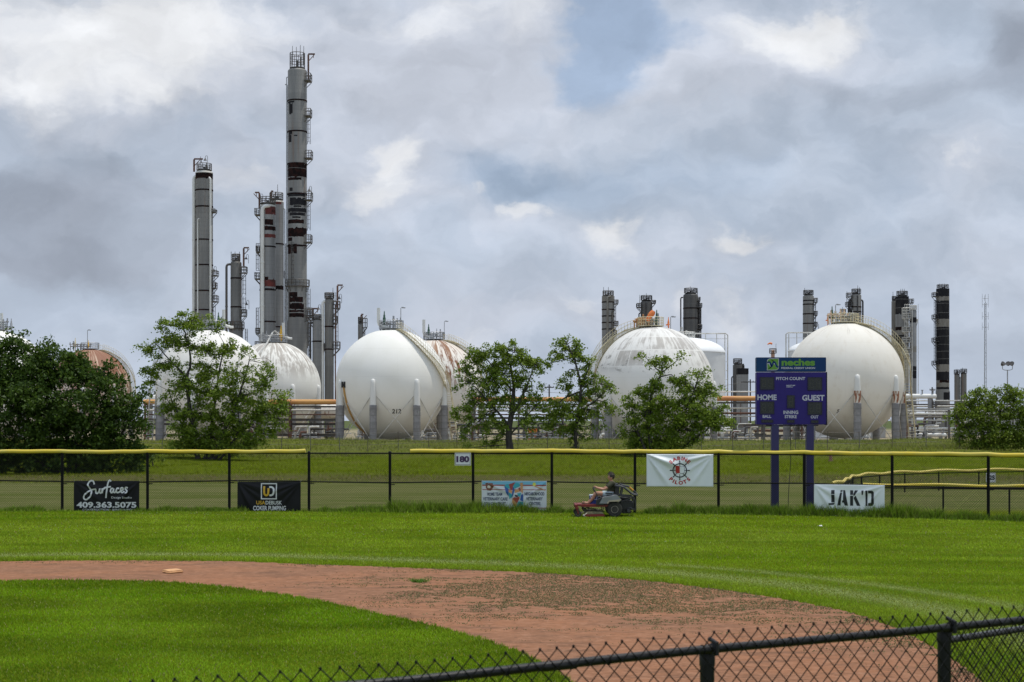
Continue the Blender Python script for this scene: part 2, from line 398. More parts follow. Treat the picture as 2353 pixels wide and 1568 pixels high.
# ------------------------------------------------------------------ grass, weeds
def tint_mat(name, rough=.6, trans=.35):
    m = bpy.data.materials.new(name); m.use_nodes = True; b = NB(m.node_tree); p = m.node_tree.nodes['Principled BSDF']
    a = b.n('ShaderNodeAttribute', attribute_name='tint'); b.put(p.inputs['Base Color'], a.outputs['Color'])
    p.inputs['Roughness'].default_value = rough; p.inputs['Specular IOR Level'].default_value = .06
    t = b.n('ShaderNodeBsdfTranslucent'); b.put(t.inputs[0], a.outputs['Color']); mx = b.n('ShaderNodeMixShader'); mx.inputs[0].default_value = trans
    b.put(mx.inputs[1], p.outputs[0]); b.put(mx.inputs[2], t.outputs[0]); b.put(m.node_tree.nodes['Material Output'].inputs[0], mx.outputs[0])
    return m
M_BLADE = tint_mat('grass blades')
def blades(x, y, z, h, wd, col, bend=.5):
    """one bent triangle pair per blade (4 vertices: base pair, mid, tip as two triangles)"""
    n = len(x); a = rng.uniform(0, 2*math.pi, n); d = rng.uniform(0, 2*math.pi, n); ln = h*bend*rng.uniform(.2, 1.2, n)
    ca, sa = np.cos(a)*wd/2, np.sin(a)*wd/2
    b0 = np.stack([x-ca, y-sa, z], -1); b1 = np.stack([x+ca, y+sa, z], -1)
    t = np.stack([x+np.cos(d)*ln, y+np.sin(d)*ln, z+h*rng.uniform(.75, 1.1, n)], -1)
    V_ = np.concatenate([b0, b1, t]); i = np.arange(n); F_ = np.stack([i, i+n, i+2*n], -1)
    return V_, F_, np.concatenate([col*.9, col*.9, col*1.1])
fenceY = lambda px: float(np.interp(px, [-400, -100, 600, 1176, 1700, 2050, 2271, 2450, 2800], [51.8, 51.7, 51.4, 50.9, 49.9, 48.3, 47.0, 45.9, 43.7]))
fpx = np.linspace(-700, 3000, 400); FX = np.array([X(p, fenceY(p)) for p in fpx]); FY = np.array([fenceY(p) for p in fpx])
def lawn_blades():
    out = []
    N = 2600000
    y = 14+37.5*rng.random(N)**1.0; x = (rng.random(N)*2-1)*(y*.36+5.0)
    keep = rng.random(N) < np.clip((24/y)**2.0, .12, 1.0)*.62
    x, y = x[keep], y[keep]
    keep = (y < np.interp(x, FX, FY)-.05) & ~inside(x, y, poly); x, y = x[keep], y[keep]
    d = dist_line(x, y, outer_r, 4); di = dist_line(x, y, inner_r, 4); n1 = vnoise(x, y, .55, 3); n2 = vnoise(x, y, 2.2, 4); n3 = vnoise(x*.4, y*2.0, 1.1, 5)
    inn = y < np.interp(x, inner_r[:, 0][np.argsort(inner_r[:, 0])], inner_r[:, 1][np.argsort(inner_r[:, 0])])
    strip = np.exp(-((d-1.55)/.42)**2)*(~inn)+.8*np.exp(-((d-2.9)/.25)**2)*(~inn)*(x > 3)
    edge = np.exp(-(np.minimum(d, di)/.35)**2)
    c0 = np.array([.228, .355, .010]); c1 = np.array([.300, .405, .036]); c2 = np.array([.150, .270, .012]); c3 = np.array([.42, .48, .18])
    t = np.clip(.45+.35*n1+.25*n2, 0, 1)[:, None]; col = c0*(1-t)+c1*t
    t = np.clip(.15+.6*n3-.3*n1+.25*vnoise(x*.35, y, .35, 8), 0, .8)[:, None]; col = col*(1-t)+c2*t
    t = np.where(inn, .5, 0)[:, None]; col = col*(1-t)+np.array([.140, .275, .004])*t; pt = np.clip(.5+.9*vnoise(x, y*1.6, .75, 61)+.5*vnoise(x, y*1.5, 2.0, 62), 0, 1)[:, None]; pt = pt*np.where(inn, 1.0, .55)[:, None]+np.where(inn, 0, .28)[:, None]; col = col*(.72+.42*pt)
    t = np.clip(strip*.95, 0, .95)[:, None]; col = col*(1-t)+c3*t
    t = (edge*.4)[:, None]; col = col*(1-t)+np.array([.15, .20, .015])*t
    dry = rng.random(len(x)) < .035; col[dry] = np.array([.32, .30, .12])
    col = col*rng.uniform(.7, 1.3, len(x))[:, None]
    h = (.030+.008*(y > 33))*rng.uniform(.7, 1.35, len(x))*(1+.7*edge)*(1-.45*np.clip(strip, 0, 1)); wd = .005+.00050*y
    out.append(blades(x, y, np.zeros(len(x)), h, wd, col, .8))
    V_ = []; F_ = []; C_ = []; o = 0
    for a, b, c_ in out: V_.append(a); F_.append(b+o); C_.append(c_); o += len(a)
    return np.concatenate(V_), np.concatenate(F_), np.concatenate(C_)
v_, f_, c_ = lawn_blades(); print('lawn blades', len(f_))
tag(big_mesh('grass', v_, f_, M_BLADE, c_), kind='stuff')

def fence_weeds():
    n = 120000; px = rng.uniform(-330, 2700, n); Yf = np.interp(px, fpx, FY)
    dens = np.clip(.45+.5*vnoise(px/60, px*0, 1.0, 21)+.3*vnoise(px/14, px*0, 1.0, 22)+.45*((px > 900)&(px < 1330))+.3*(px > 1500)-.35*((px>1290)&(px<1480))-.6*np.exp(-((px-230)/120)**2)-.6*np.exp(-((px-630)/90)**2)-.3*np.exp(-((px-760)/90)**2)-.5*np.exp(-((px-1235)/45)**2), .05, 1.3)
    keep = rng.random(n) < dens; px = px[keep]; Yf = Yf[keep]; dens = dens[keep]; n = len(px)
    off = rng.normal(-.10, .17, n); y = Yf+off; x = (px-CX)*y/FPX
    h = (.08+.40*np.clip(dens, .1, 1.15)*rng.random(n)**1.3)*np.exp(-((off+.10)/.45)**2)
    c = np.array([.165, .265, .022])*rng.uniform(.35, 1.8, n)[:, None]; lt = rng.random(n) < .3; c[lt] = np.array([.24, .30, .06])*rng.uniform(.7, 1.3, lt.sum())[:, None]
    return blades(x, y, np.zeros(n), h, rng.uniform(.015, .035, n), c, .8)
v_, f_, c_ = fence_weeds(); tag(big_mesh('weeds', v_, f_, M_BLADE, c_), kind='stuff')

def scrub_blades():
    n = 220000; y = 74+80*rng.random(n)**1.3; x = (rng.random(n)*2-1)*(y*.37+3); z = zg(x, y)
    clump = vnoise(x, y, .9, 31)+.6*vnoise(x, y, 3.0, 32); high = sst(99, 108, y+3*vnoise(x, y, .3, 33)); foot = 1-sst(78, 83, y+1.5*vnoise(x, y, .5, 35))
    keep = rng.random(n) < np.clip(.4+.5*clump+.2*high, .06, 1)*(1-.45*foot); x, y, z, clump, high, foot = [q[keep] for q in (x, y, z, clump, high, foot)]; n = len(x)
    h = (.04+.10*rng.random(n)+high*(.04+.22*np.clip(clump+.2, 0, 1)*rng.random(n)))
    g = np.array([.195, .245, .006]); s = np.array([.175, .205, .028]); br = np.array([.17, .150, .065])
    t = high[:, None]; c = g*(1-t)+s*t; t = (foot*.6*(rng.random(n) < .7))[:, None]; c = c*(1-t)+br*t
    dry = rng.random(n) < .06+.12*high; c[dry] = np.array([.19, .165, .08]); c *= rng.uniform(.55, 1.45, n)[:, None]
    return blades(x, y, z, h, rng.uniform(.025, .06, n), c, .9)
v_, f_, c_ = scrub_blades(); tag(big_mesh('scrub', v_, f_, M_BLADE, c_), kind='stuff')

def dirt_weeds():
    n = 420000; px = rng.uniform(-250, 2300, n); y = 17+16.5*rng.random(n); x = (px-CX)*y/FPX; py = HY+CH*FPX/y
    g = .9*np.exp(-((px-1330)/300)**2-((py-1372)/34)**2)+.75*np.exp(-((px-1600)/200)**2-((py-1400)/26)**2)+.6*np.exp(-((px-1150)/300)**2-((py-1345)/22)**2)+.6*np.exp(-((px-1500)/300)**2-((py-1345)/16)**2)+.4*np.exp(-((px-1950)/140)**2-((py-1450)/50)**2)+.26*np.exp(-((px-1350)/480)**4-((py-1385)/75)**4)
    d = dist_line(x, y, outer_r, 4); g = g+.5*np.exp(-(d/.5)**2)
    cl = .8*vnoise(x*.8, y*1.5, 2.2, 41)+.8*vnoise(x*.9, y*1.4, 8.0, 42)+.5*vnoise(x, y*1.3, 21.0, 43)
    keep = (cl > .55-1.0*g) & (rng.random(n) < .9*np.clip(g*1.5, 0, 1)) & inside(x, y, poly)
    x, y = x[keep], y[keep]
    tx, ty = gpt(963, 1338); k = 160; x = np.concatenate([x, rng.normal(tx, .085, k)]); y = np.concatenate([y, rng.normal(ty, .10, k)])
    n = len(x); c = np.array([.150, .158, .072])*rng.uniform(.55, 1.35, n)[:, None]; h = rng.uniform(.006, .022, n); c[-k:] = np.array([.10, .20, .03])*rng.uniform(.6, 1.5, k)[:, None]; h[-k:] = rng.uniform(.03, .09, k)
    return blades(x, y, np.full(n, .004), h, rng.uniform(.012, .026, n), c, 1.6)
v_, f_, c_ = dirt_weeds(); print('dirt weeds', len(f_)); tag(big_mesh('dirt_weeds', v_, f_, M_BLADE, c_), kind='stuff')

def clover():
    n = 1500; px = rng.uniform(-200, 2500, n); py = 1183+rng.random(n)**1.6*70; y = CH*FPX/(py-HY); x = (px-CX)*y/FPX
    keep = (y < np.interp(x, FX, FY)-.2) & (vnoise(x*.4, y, .9, 51) > .25); x, y = x[keep], y[keep]; n = len(x)
    c = np.array([.62, .62, .50])*rng.uniform(.6, 1.1, n)[:, None]
    return blades(x, y, np.full(n, .05), np.full(n, .022), np.full(n, .02), c, .4)
v_, f_, c_ = clover(); tag(big_mesh('clover_flowers', v_, f_, tint_mat('clover'), c_), kind='stuff')
# ------------------------------------------------------------------ refinery materials
def streaks(b, ob, kx=1.0, kz=.10, sc=2.0, seed=0.0, detail=6):
    mp = b.n('ShaderNodeMapping'); b.put(mp.inputs['Vector'], ob); mp.inputs['Scale'].default_value = (kx, kx, kz); mp.inputs['Location'].default_value = (seed, seed*.7, seed*1.3)
    return b.noise(mp.outputs[0], sc, detail, .6)
def clad(c1, c2, rust=(.16, .09, .05), ramt=.5, ring=.9):
    def ex(b, c, ob):
        x, y, z = b.sep(ob)
        c = b.mix(b.ss(streaks(b, ob, 1, .07, 1.2, 2), .38, .66), c1, c2)
        pn = b.n('ShaderNodeTexWhiteNoise', noise_dimensions='1D'); b.put(pn.inputs['W'], b.m('FLOOR', b.mul(z, 1/(ring*4))))
        c = b.mix(b.mul(pn.outputs[0], .35), c, (c1[0]*.62, c1[1]*.62, c1[2]*.64))
        fr = b.m('FRACT', b.mul(z, 1/ring)); c = b.mix(b.ss(fr, .10, .0, 0, .45), c, (.10, .10, .10))
        c = b.mix(b.mul(b.ss(streaks(b, ob, 1.3, .05, 1.0, 7), .56, .72), ramt), c, rust)
        return b.mix(b.ss(b.noise(ob, 5.0, 5, .7), .55, .75, 0, .35), c, (.09, .085, .08))
    return ex
M = {}
M['clad'] = mat('weathered grey cladding', (.25, .25, .25), .55, .0, extra=clad((.175, .172, .162), (.235, .23, .215)))
M['clad_d'] = mat('stained grey cladding', (.2, .2, .2), .6, .0, extra=clad((.13, .125, .112), (.185, .178, .16), ramt=.8))
M['clad_l'] = mat('pale cladding', (.3, .3, .3), .5, .0, extra=clad((.21, .212, .21), (.275, .277, .275), ramt=.35))
M['clad_k'] = mat('sooty cladding', (.1, .1, .1), .6, .0, extra=clad((.062, .060, .056), (.095, .09, .082), ramt=.4, ring=2.2))
M['rust_skin'] = mat('bare rusted shell', (.035, .016, .014), .9, 0, (.012, .009, .009), 1.4, (1, 1, .8), .35, .6, spec=.05)
M['red_skin'] = mat('red primer shell', (.15, .030, .024), .9, 0, (.07, .022, .02), 1.2, (1, 1, .6), .35, .65)
M['black_skin'] = mat('black coating', (.018, .018, .021), .8, 0, (.034, .033, .033), 1.0, (1, 1, .3), .45, .75, spec=.1)
M['tan_skin'] = mat('bare tan cladding', (.20, .188, .165), .6, 0, (.145, .132, .112), 1.0, (1, 1, .2), .4, .65)
M['steel'] = mat('weathered grey steel', (.085, .083, .08), .6, .1, (.13, .10, .08), 1.5, lo=.45, hi=.7)
M['dsteel'] = mat('dark steel', (.03, .03, .032), .55, .1, (.055, .05, .048), 1.5)
M['lsteel'] = mat('pale painted steel', (.55, .55, .52), .5, 0, (.38, .36, .32), 1.5)
M['ysteel'] = mat('cream painted steel', (.62, .56, .38), .5, 0, (.45, .36, .2), 1.2, lo=.45, hi=.7)
M['galv'] = mat('galvanised steel', (.34, .35, .36), .45, .4, (.25, .25, .25), 2.0)
M['wpipe'] = mat('white pipe paint', (.66, .66, .63), .5, 0, (.48, .45, .40), .8, (1, 1, .2), .5, .75)
M['opipe'] = mat('orange faded pipe paint', (.62, .33, .10), .6, 0, (.50, .20, .07), .5, (.3, 1, 1), .4, .65)
M['rpipe'] = mat('rusty brown steel', (.15, .07, .045), .8, 0, (.09, .05, .04), 1.0, (1, 1, .3))
M['conc'] = mat('grey fireproofing', (.19, .19, .195), .85, 0, (.26, .26, .265), 1.2, (1, 1, 1.2), .4, .65, bump=.5, bscale=2.5,
   extra=lambda b, c, ob: b.mix(b.ss(b.m('FRACT', b.mul(b.sep(ob)[2], 1/1.05)), .93, .99, 0, .7), c, (.07, .07, .07)))
M['green'] = mat('dark green valve paint', (.015, .065, .035), .5)
M['yellow'] = mat('yellow valve paint', (.75, .42, .02), .5)
M['orange'] = mat('orange cover', (.75, .20, .05), .6)
M['black'] = mat('black rubber', (.012, .012, .013), .6)
M['timber'] = mat('dark timber', (.045, .04, .036), .8)
M['aux'] = mat('grey shed wall', (.42, .43, .43), .6, 0, (.33, .33, .33), .6)

def sphere_mat(name, base, kind, az0=0.0, seed=0.0):
    """white tank paint; weathering by direction from the centre: streaks that run down, plates, rust"""
    def ex(b, c, ob):
        x, y, z = b.sep(ob); ln = b.n('ShaderNodeVectorMath', operation='NORMALIZE'); b.put(ln.inputs[0], ob); nx, ny, el = b.sep(ln.outputs[0])
        az = b.m('ARCTAN2', nx, b.mul(ny, -1.0))                                  # 0 faces the field, positive to the right
        st = b.noise(b.xyz(b.mul(az, 7.0), b.mul(el, 1.0), seed), 2.2, 7, .62); st2 = b.noise(b.xyz(b.mul(az, 3.0), b.mul(el, 2.2), seed+4), 2.4, 6, .62)
        soft = b.noise(ob, .22, 4)
        c = b.mix(b.ss(soft, .35, .7, 0, .35), base, (base[0]*.86, base[1]*.85, base[2]*.80))
        seam = b.ss(b.m('ABSOLUTE', b.sub(b.m('FRACT', b.mul(az, 16/6.2832)), .5)), .012, .0, 0, .12); c = b.mix(seam, c, (.45, .44, .42))
        for e in (-.45, .12, .62): c = b.mix(b.ss(b.m('ABSOLUTE', b.sub(el, e)), .008, .0, 0, .12), c, (.45, .44, .42))
        if kind == 'clean':
            c = b.mix(b.mul(b.ss(st, .60, .76), b.ss(el, -.9, .2, .25, .0)), c, (.40, .33, .22))
        if kind == 'grime':
            top = b.mul(b.ss(el, .08, .5), b.ss(b.add(st2, b.mul(b.sub(st, .5), 1.0)), .36, .56))
            c = b.mix(b.mul(top, .75), c, (.30, .265, .23)); c = b.mix(b.mul(b.ss(st, .62, .72), b.ss(el, .1, .8)), c, (.12, .08, .05))
            ok = b.mul(b.ss(st, .55, .68), b.ss(el, .25, .95)); c = b.mix(b.mul(ok, .4), c, (.45, .25, .10))
        if kind == 'plates':
            br = b.n('ShaderNodeTexBrick'); b.put(br.inputs['Vector'], b.xyz(b.mul(az, 3.2), b.mul(b.m('ARCSINE', el), 2.6), 0.0)); br.inputs['Scale'].default_value = 1.0
            br.inputs['Color1'].default_value = (.0, 0, 0, 1); br.inputs['Color2'].default_value = (1, 1, 1, 1); br.inputs['Mortar'].default_value = (.0, 0, 0, 1); br.inputs['Mortar Size'].default_value = .03
            br.inputs['Brick Width'].default_value = .9; br.inputs['Row Height'].default_value = .8
            bw = b.n('ShaderNodeRGBToBW'); b.put(bw.inputs[0], br.outputs[0])
            gr = b.mul(b.ss(b.add(b.mul(bw.outputs[0], .2), b.add(b.mul(st2, .6), b.mul(st, .5))), .55, .75), b.ss(el, .15, .45))
            c = b.mix(b.mul(gr, .8), c, (.36, .335, .305)); c = b.mix(b.mul(br.outputs['Fac'], b.ss(el, .2, .5, 0, .5)), c, (.70, .68, .64))
            pt = b.mul(b.ss(b.noise(b.xyz(b.mul(az, 3), b.mul(el, 5), seed+8), 2.6, 6, .65), .55, .64), b.mul(b.ss(el, .16, .28), b.ss(el, .62, .45))); pt = b.mul(pt, b.ss(az, .35, .0))
            c = b.mix(b.mul(pt, .8), c, (.25, .24, .225))
        if kind == 'rust':
            win = b.ss(b.m('ABSOLUTE', b.sub(az, az0)), .62, .22)
            rs = b.mul(b.ss(b.add(b.mul(st, .6), b.mul(st2, .4)), .46, .54), b.mul(win, b.ss(el, -.25, .3))); c = b.mix(b.mul(b.ss(el, .35, .95), .15), c, (.52, .33, .17)); c = b.mix(b.mul(rs, .95), c, (.17, .058, .02))
            top = b.mul(b.ss(el, .25, .85), b.ss(st, .50, .6)); c = b.mix(b.mul(top, .35), c, (.38, .20, .09))
        if kind == 'red':
            c = b.mix(b.ss(b.add(st2, b.mul(el, .35)), .45, .60), c, (.25, .115, .07)); c = b.mix(b.ss(st, .50, .64), c, (.50, .36, .26))
        if kind == 'cream':
            top = b.mul(b.ss(st, .60, .70), b.mul(b.ss(el, .72, .98), 1.0)); c = b.mix(top, c, (.12, .085, .06))
            c = b.mix(b.mul(b.ss(st2, .5, .75), .3), c, (.55, .47, .36)); c = b.mix(b.mul(b.ss(st, .66, .74), b.ss(el, .3, -.3, 0, .8)), c, (.40, .26, .14))
        return c
    return mat(name, base, .6, extra=ex, spec=.2)

GZ = -.5     # level of the plant's yard
def rail_path(mb, pts, h=1.1, r=.035, n=4, posts=True, mids=(.5,)):
    pts = [Vector(p) for p in pts]; up = Vector((0, 0, 1))
    mb.tube([p+up*h for p in pts], r*1.25, n)
    for m_ in mids: mb.tube([p+up*h*m_ for p in pts], r, n)
    if posts:
        for p in pts: mb.tube([p, p+up*h], r, n)
    return mb
def arc(cx, cy, z, r, a0, a1, n): return [(cx+r*math.sin(a0+(a1-a0)*i/n), cy-r*math.cos(a0+(a1-a0)*i/n), z) for i in range(n+1)]   # angle 0 faces the field

# ------------------------------------------------------------------ storage spheres
def sphere_tank(label, px, top, Rpx, Y, mshell, pier0=-13.5, stair=None, railm=None, valves=(), rusty_pier=False, plat_r=.22, pier_n=8, number=None, extra=None, detail=True, plat_off=0.0):
    s = Y/FPX; r = Rpx*s; cz = Z(top, Y)-r-GZ; root = thing('storage_sphere', label, 'storage tank', (X(px, Y), Y, GZ), group='spherical storage tanks at the refinery')
    railm = railm or M['lsteel']
    mb = MB(); prof = [(r*math.sin(t), -r*math.cos(t)) for t in np.linspace(0.0, math.pi, 49)]; prof[0] = (0, -r); prof[-1] = (0, r)
    mb.lathe(prof, n=96); mb.build('shell', mshell, root, loc=(0, 0, cz), ang=60)
    pr = .50*r/8.96; split = cz*.62
    for k in range(pier_n):
        a = R(pier0)+2*math.pi*k/pier_n; x, y = r*math.sin(a), -r*math.cos(a)
        mb = MB(); h = cz+.28*pr*2
        mb.lathe([(pr, split-.4), (pr, split+2.0), (pr*.84, h-.3), (pr*.72, h+pr*.4), (pr*.4, h+pr*.75), (0.0, h+pr*.88)], n=20)
        if rusty_pier: mb.k = 1; mb.lathe([(pr*1.03, split), (pr*1.03, split+1.9*r/8.96)], n=20)
        leg = mb.build('leg', [M['wpipe'], mat('rust patched paint', (.62, .58, .5), .7, 0, (.24, .09, .04), 2.2, (1, 1, .35), .44, .56)], root, loc=(x, y, 0))
        mb = MB(); q = []
        for i in range(9): z_ = -.3+(split+.3)*i/8; q += [(pr*1.17*(1+.02*math.sin(i*2.1+k)), z_), (pr*1.13, z_+split/8*.93)]
        q[-1] = (pr*1.16, split); mb.lathe(q[:-1]+[(pr*1.16, split), (pr*.98, split+.12)], n=20); mb.build('fireproofing', M['conc'], leg)
        if detail:
            a2 = a+2*math.pi/pier_n; x2, y2 = r*math.sin(a2), -r*math.cos(a2)
            mb = MB()
            for (p, q2) in (((x, y), (x2, y2)), ((x2, y2), (x, y))):
                d = Vector((q2[0]-p[0], q2[1]-p[1], 0)).normalized()
                mb.tube([(p[0]+d.x*pr, p[1]+d.y*pr, cz*.78), (q2[0]-d.x*pr, q2[1]-d.y*pr, .25)], .055, 6)
            mb.build('brace_rod', M['lsteel'], root)
    # top platform
    pz = cz+r*math.cos(math.asin(min(.95, plat_r)))+.35; pr_ = r*plat_r; ox = plat_off*r
    mb = MB(); mb.lathe([(pr_*.1, pz-.12), (pr_, pz-.12), (pr_, pz), (pr_*.1, pz)], c=(ox, 0, 0), n=24)
    for k in range(6):
        a = k*math.pi/3; mb.tube([(ox+pr_*.8*math.sin(a), pr_*.8*math.cos(a), pz-.1), (ox+pr_*.8*math.sin(a), pr_*.8*math.cos(a), pz-.9)], .07, 6)
    platm = railm if plat_off or rusty_pier else M['galv']; pl = mb.build('top_platform', platm, root)
    mb = MB(); rail_path(mb, arc(ox, 0, pz, pr_, 0, 2*math.pi, 28), 1.25, .03, 4, mids=(.36, .68)); mb.build('railing', platm, pl)
    # stair that winds down the shell: list of (theta, azimuth) in degrees, then a straight flight to the ground
    if stair:
        path, foot = stair; th = np.array([p[0] for p in path], float); az = np.array([p[1] for p in path], float)
        n = 64; t = np.linspace(0, 1, n); tt = np.interp(t, np.linspace(0, 1, len(th)), th); aa = np.interp(t, np.linspace(0, 1, len(az)), az)
        def sp(rr, th_, az_): return Vector((rr*math.sin(R(th_))*math.sin(R(az_)), -rr*math.sin(R(th_))*math.cos(R(az_)), cz+rr*math.cos(R(th_))))
        inn = [sp(r+.12, tt[i], aa[i]) for i in range(n)]
        out_ = []
        for i in range(n):
            d = Vector((inn[i].x, inn[i].y, 0)); d = d.normalized() if d.length > .3 else Vector((1, 0, 0)); out_.append(inn[i]+d*1.0+Vector((0, 0, .02)))
        fx = Vector(foot); last_i, last_o = inn[-1], out_[-1]; k = 22
        rad = Vector((last_i.x, last_i.y, 0)).normalized()
        for i in range(1, k+1):
            q = last_i.lerp(fx, i/k); inn.append(q); out_.append(q+rad*1.0)
        mb = MB()
        mb.tube([p-Vector((0, 0, .08)) for p in inn], .09, 4); mb.tube([p-Vector((0, 0, .08)) for p in out_], .09, 4)
        for a, b_ in zip(inn, out_):
            dd = (b_-a).normalized(); t2 = Vector((-dd.y, dd.x, 0))*.17; mb.add([a-t2, b_-t2, b_+t2, a+t2, a-t2-Vector((0,0,.06)), b_-t2-Vector((0,0,.06)), b_+t2-Vector((0,0,.06)), a+t2-Vector((0,0,.06))], [(0,1,2,3),(7,6,5,4),(0,4,5,1),(1,5,6,2),(2,6,7,3),(3,7,4,0)])
        stt = mb.build('stair', railm, root)
        mb = MB(); rail_path(mb, [out_[i] for i in range(0, len(out_), 2)], 1.1, .022, 4, mids=(.5,)); rail_path(mb, [inn[i] for i in range(0, n, 2)]+[inn[i] for i in range(n, len(inn), 3)], 1.1, .022, 4, mids=(.5,))
        mb.build('handrail', railm, stt)
    for v in valves: fitting(root, r, cz, s, px, Y, *v)
    if number:
        txt, nx, ny, hh = number; v2, f = text2d(txt, h=hh*s, off=.025, shear=.15); mb = MB(); vs = []
        for a, b_ in v2:
            xx = (nx-px)*s+a; zz = Z(ny, Y)-GZ-cz+b_; rr = r+.02; vs.append((xx, -math.sqrt(max(.01, rr*rr-xx*xx-zz*zz)), zz+cz))
        mb.add(vs, f); mb.build('number', M['black'], root, smooth=False)
    if extra: extra(root, r, cz, s)
    return root
def fitting(root, r, cz, s, px0, Y, kind, px, py, h, dep=0.0, m_=None):
    """fittings on the crown: base at (px, py), h tall in picture units"""
    x = (px-px0)*s; z = Z(py, Y)-GZ; hh = h*s; mb = MB(); y = dep*r
    if kind == 'relief':
        k = hh/3.0
        mb.lathe([(.30*k,0),(.30*k,.12*k),(.16*k,.14*k),(.16*k,.5*k),(.42*k,.55*k),(.42*k,.72*k),(.30*k,.9*k),(.30*k,1.5*k),(.2*k,1.65*k),(.2*k,2.1*k),(.12*k,2.2*k),(.10*k,2.75*k),(.03*k,2.9*k),(0,3.0*k)], n=12)
        mb.tube([(0,0,.65*k),(-.7*k,0,.65*k)], .2*k, 8)
        mb.tube([(0,0,-1.6*k),(0,0,.02)], .14*k, 8)
        mb.build('relief_valve', m_ or M['green'], root, loc=(x, y, z))
    elif kind == 'vent':
        k = hh; d = .35*k
        mb.tube([(d, 0, 0), (d*.95, 0, .02*k), (d*.5, 0, .05*k), (d*.1, 0, .14*k), (0, 0, .28*k), (0, 0, k)], .09*k, 10)
        mb.tube([(d*1.6, 0, 0), (d, 0, 0)], .07*k, 8)
        mb.build('vent_pipe', m_ or M['wpipe'], root, loc=(x, y, z))
    elif kind == 'lamp':
        mb.tube([(0, 0, -.8), (0, 0, hh), (.12, 0, hh+.18), (.45, 0, hh+.2)], .06, 6); mb.box((.2, -.16, hh+.02), (.75, .16, hh+.16)); mb.build('lamp_post', M['galv'], root, loc=(x, y, z))
    elif kind == 'manifold':
        q = random.Random(int(px*7+py)); w_ = h*s
        for i in range(7):
            xx = -w_+2*w_*i/6+q.uniform(-.1, .1); hh2 = q.uniform(.6, 1.9); mb.tube([(xx, q.uniform(-.5,.5), -.6), (xx, 0, hh2)], q.uniform(.06, .16), 8); mb.lathe([(.2, 0), (.24, .05), (.24, .18), (.12, .25)], c=(xx, 0, hh2*.6), n=10)
        mb.tube([(-w_, .1, .35), (w_, .1, .35)], .12, 8); mb.tube([(-w_, -.2, .8), (w_*.6, -.2, .8)], .08, 8)
        mb.build('manifold', m_ or M['galv'], root, loc=(x, y, z))
M_CLEAN = sphere_mat('white tank paint', (.79, .78, .735), 'clean', seed=1.0)
def hose(root, r, cz, s):
    mb = MB(); pts = []
    for (px, py) in [(798,890),(800,905),(804,925),(811,948),(821,970),(832,985),(845,998)]:
        x = (px-899)*s; z = Z(py, 254)-GZ-cz; rr = r+.12; pts.append((x, -math.sqrt(max(.2, rr*rr-x*x-z*z)), z+cz))
    mb.tube(pts, .16, 8); mb.build('drain_pipe', mat('ochre pipe', (.42, .24, .07), .6), root)
    mb = MB(); p = Vector(pts[0]); mb.tube([p+Vector((-.18, -.1, -.2)), p+Vector((-.18, -.1, .75))], .17, 8); mb.tube([p+Vector((.2, -.1, -.2)), p+Vector((.2, -.1, .75))], .17, 8); mb.tube([p, p+Vector((0, 0, .5))], .22, 8); mb.build('valve', M['black'], root)
sphere_tank('clean bright white storage sphere numbered 212 with stair winding down its right side', 899, 757, 127, 254, M_CLEAN, pier0=-14,
  stair=([(13,30),(30,35),(47,42),(60,50),(70,58),(80,65),(90,73),(98,77)], (9.9, -1.6, .0)), railm=M['ysteel'],
  valves=[('vent', 870, 752, 44), ('relief', 883, 748, 34), ('lamp', 921, 745, 36), ('manifold', 897, 751, 22), ('relief', 908, 750, 18, .1, M['galv'])], number=('212', 919, 946, 10), extra=hose)
sphere_tank('rust streaked white storage sphere half hidden behind the clean sphere numbered 212', 998, 781, 109, 296, sphere_mat('rust streaked tank paint', (.76, .73, .67), 'rust', az0=.42, seed=3.0), pier0=10,
  stair=([(13,60),(30,70),(50,80),(70,88),(92,94)], (9.9, 2, .0)), railm=M['ysteel'], valves=[('vent', 974, 775, 40), ('relief', 985, 772, 28), ('lamp', 1021, 770, 30), ('relief', 1003, 774, 20, .1, M['galv']), ('manifold', 996, 777, 22)])
def lean(root, r, cz, s):
    mb = MB(); pts = []
    for (px, py, o) in [(644,770,.4),(634,762,.4),(629,766,.3),(620,792,.6),(604,832,.7),(590,880,.7)]:
        x = (px-628)*s; z = Z(py, 296)-GZ-cz; d = math.sqrt(max(.05, r*r-x*x-min(z, r*.98)**2)); pts.append((x, -d-o if py > 780 else -1.5, z+cz))
    mb.tube(pts, .17, 8); mb.build('downpipe', M['lsteel'], root)
sphere_tank('grimy brown streaked storage sphere with yellow valve on top', 628, 785, 109, 296, sphere_mat('grimy tank paint', (.76, .75, .70), 'grime', seed=5.0), pier0=32,
  valves=[('relief', 646, 781, 34, 0, M['yellow']), ('vent', 651, 778, 36), ('manifold', 630, 783, 26)], plat_r=.30, extra=lean)
sphere_tank('white storage sphere behind the tall airy tree', 487, 757, 127, 254, sphere_mat('dusty white tank paint', (.77, .75, .71), 'cream', seed=7.0), pier0=-8,
  stair=([(13,-110),(40,-100),(70,-95),(95,-92)], (-9.9, 1, .0)), valves=[('vent', 514, 752, 40), ('relief', 502, 749, 32), ('manifold', 485, 752, 24)], plat_r=.24)
sphere_tank('rust red storage sphere rising behind the big dark bush', 207, 803, 92, 340, sphere_mat('rust red tank paint', (.66, .57, .50), 'red', seed=9.0), pier0=5,
  stair=([(13,80),(40,88),(70,90),(95,92)], (9.9, 1, .0)), railm=M['ysteel'], valves=[('relief', 173, 798, 22, 0, M['ysteel']), ('relief', 203, 799, 18, 0, M['yellow']), ('lamp', 201, 800, 40), ('manifold', 185, 800, 24)], detail=False)
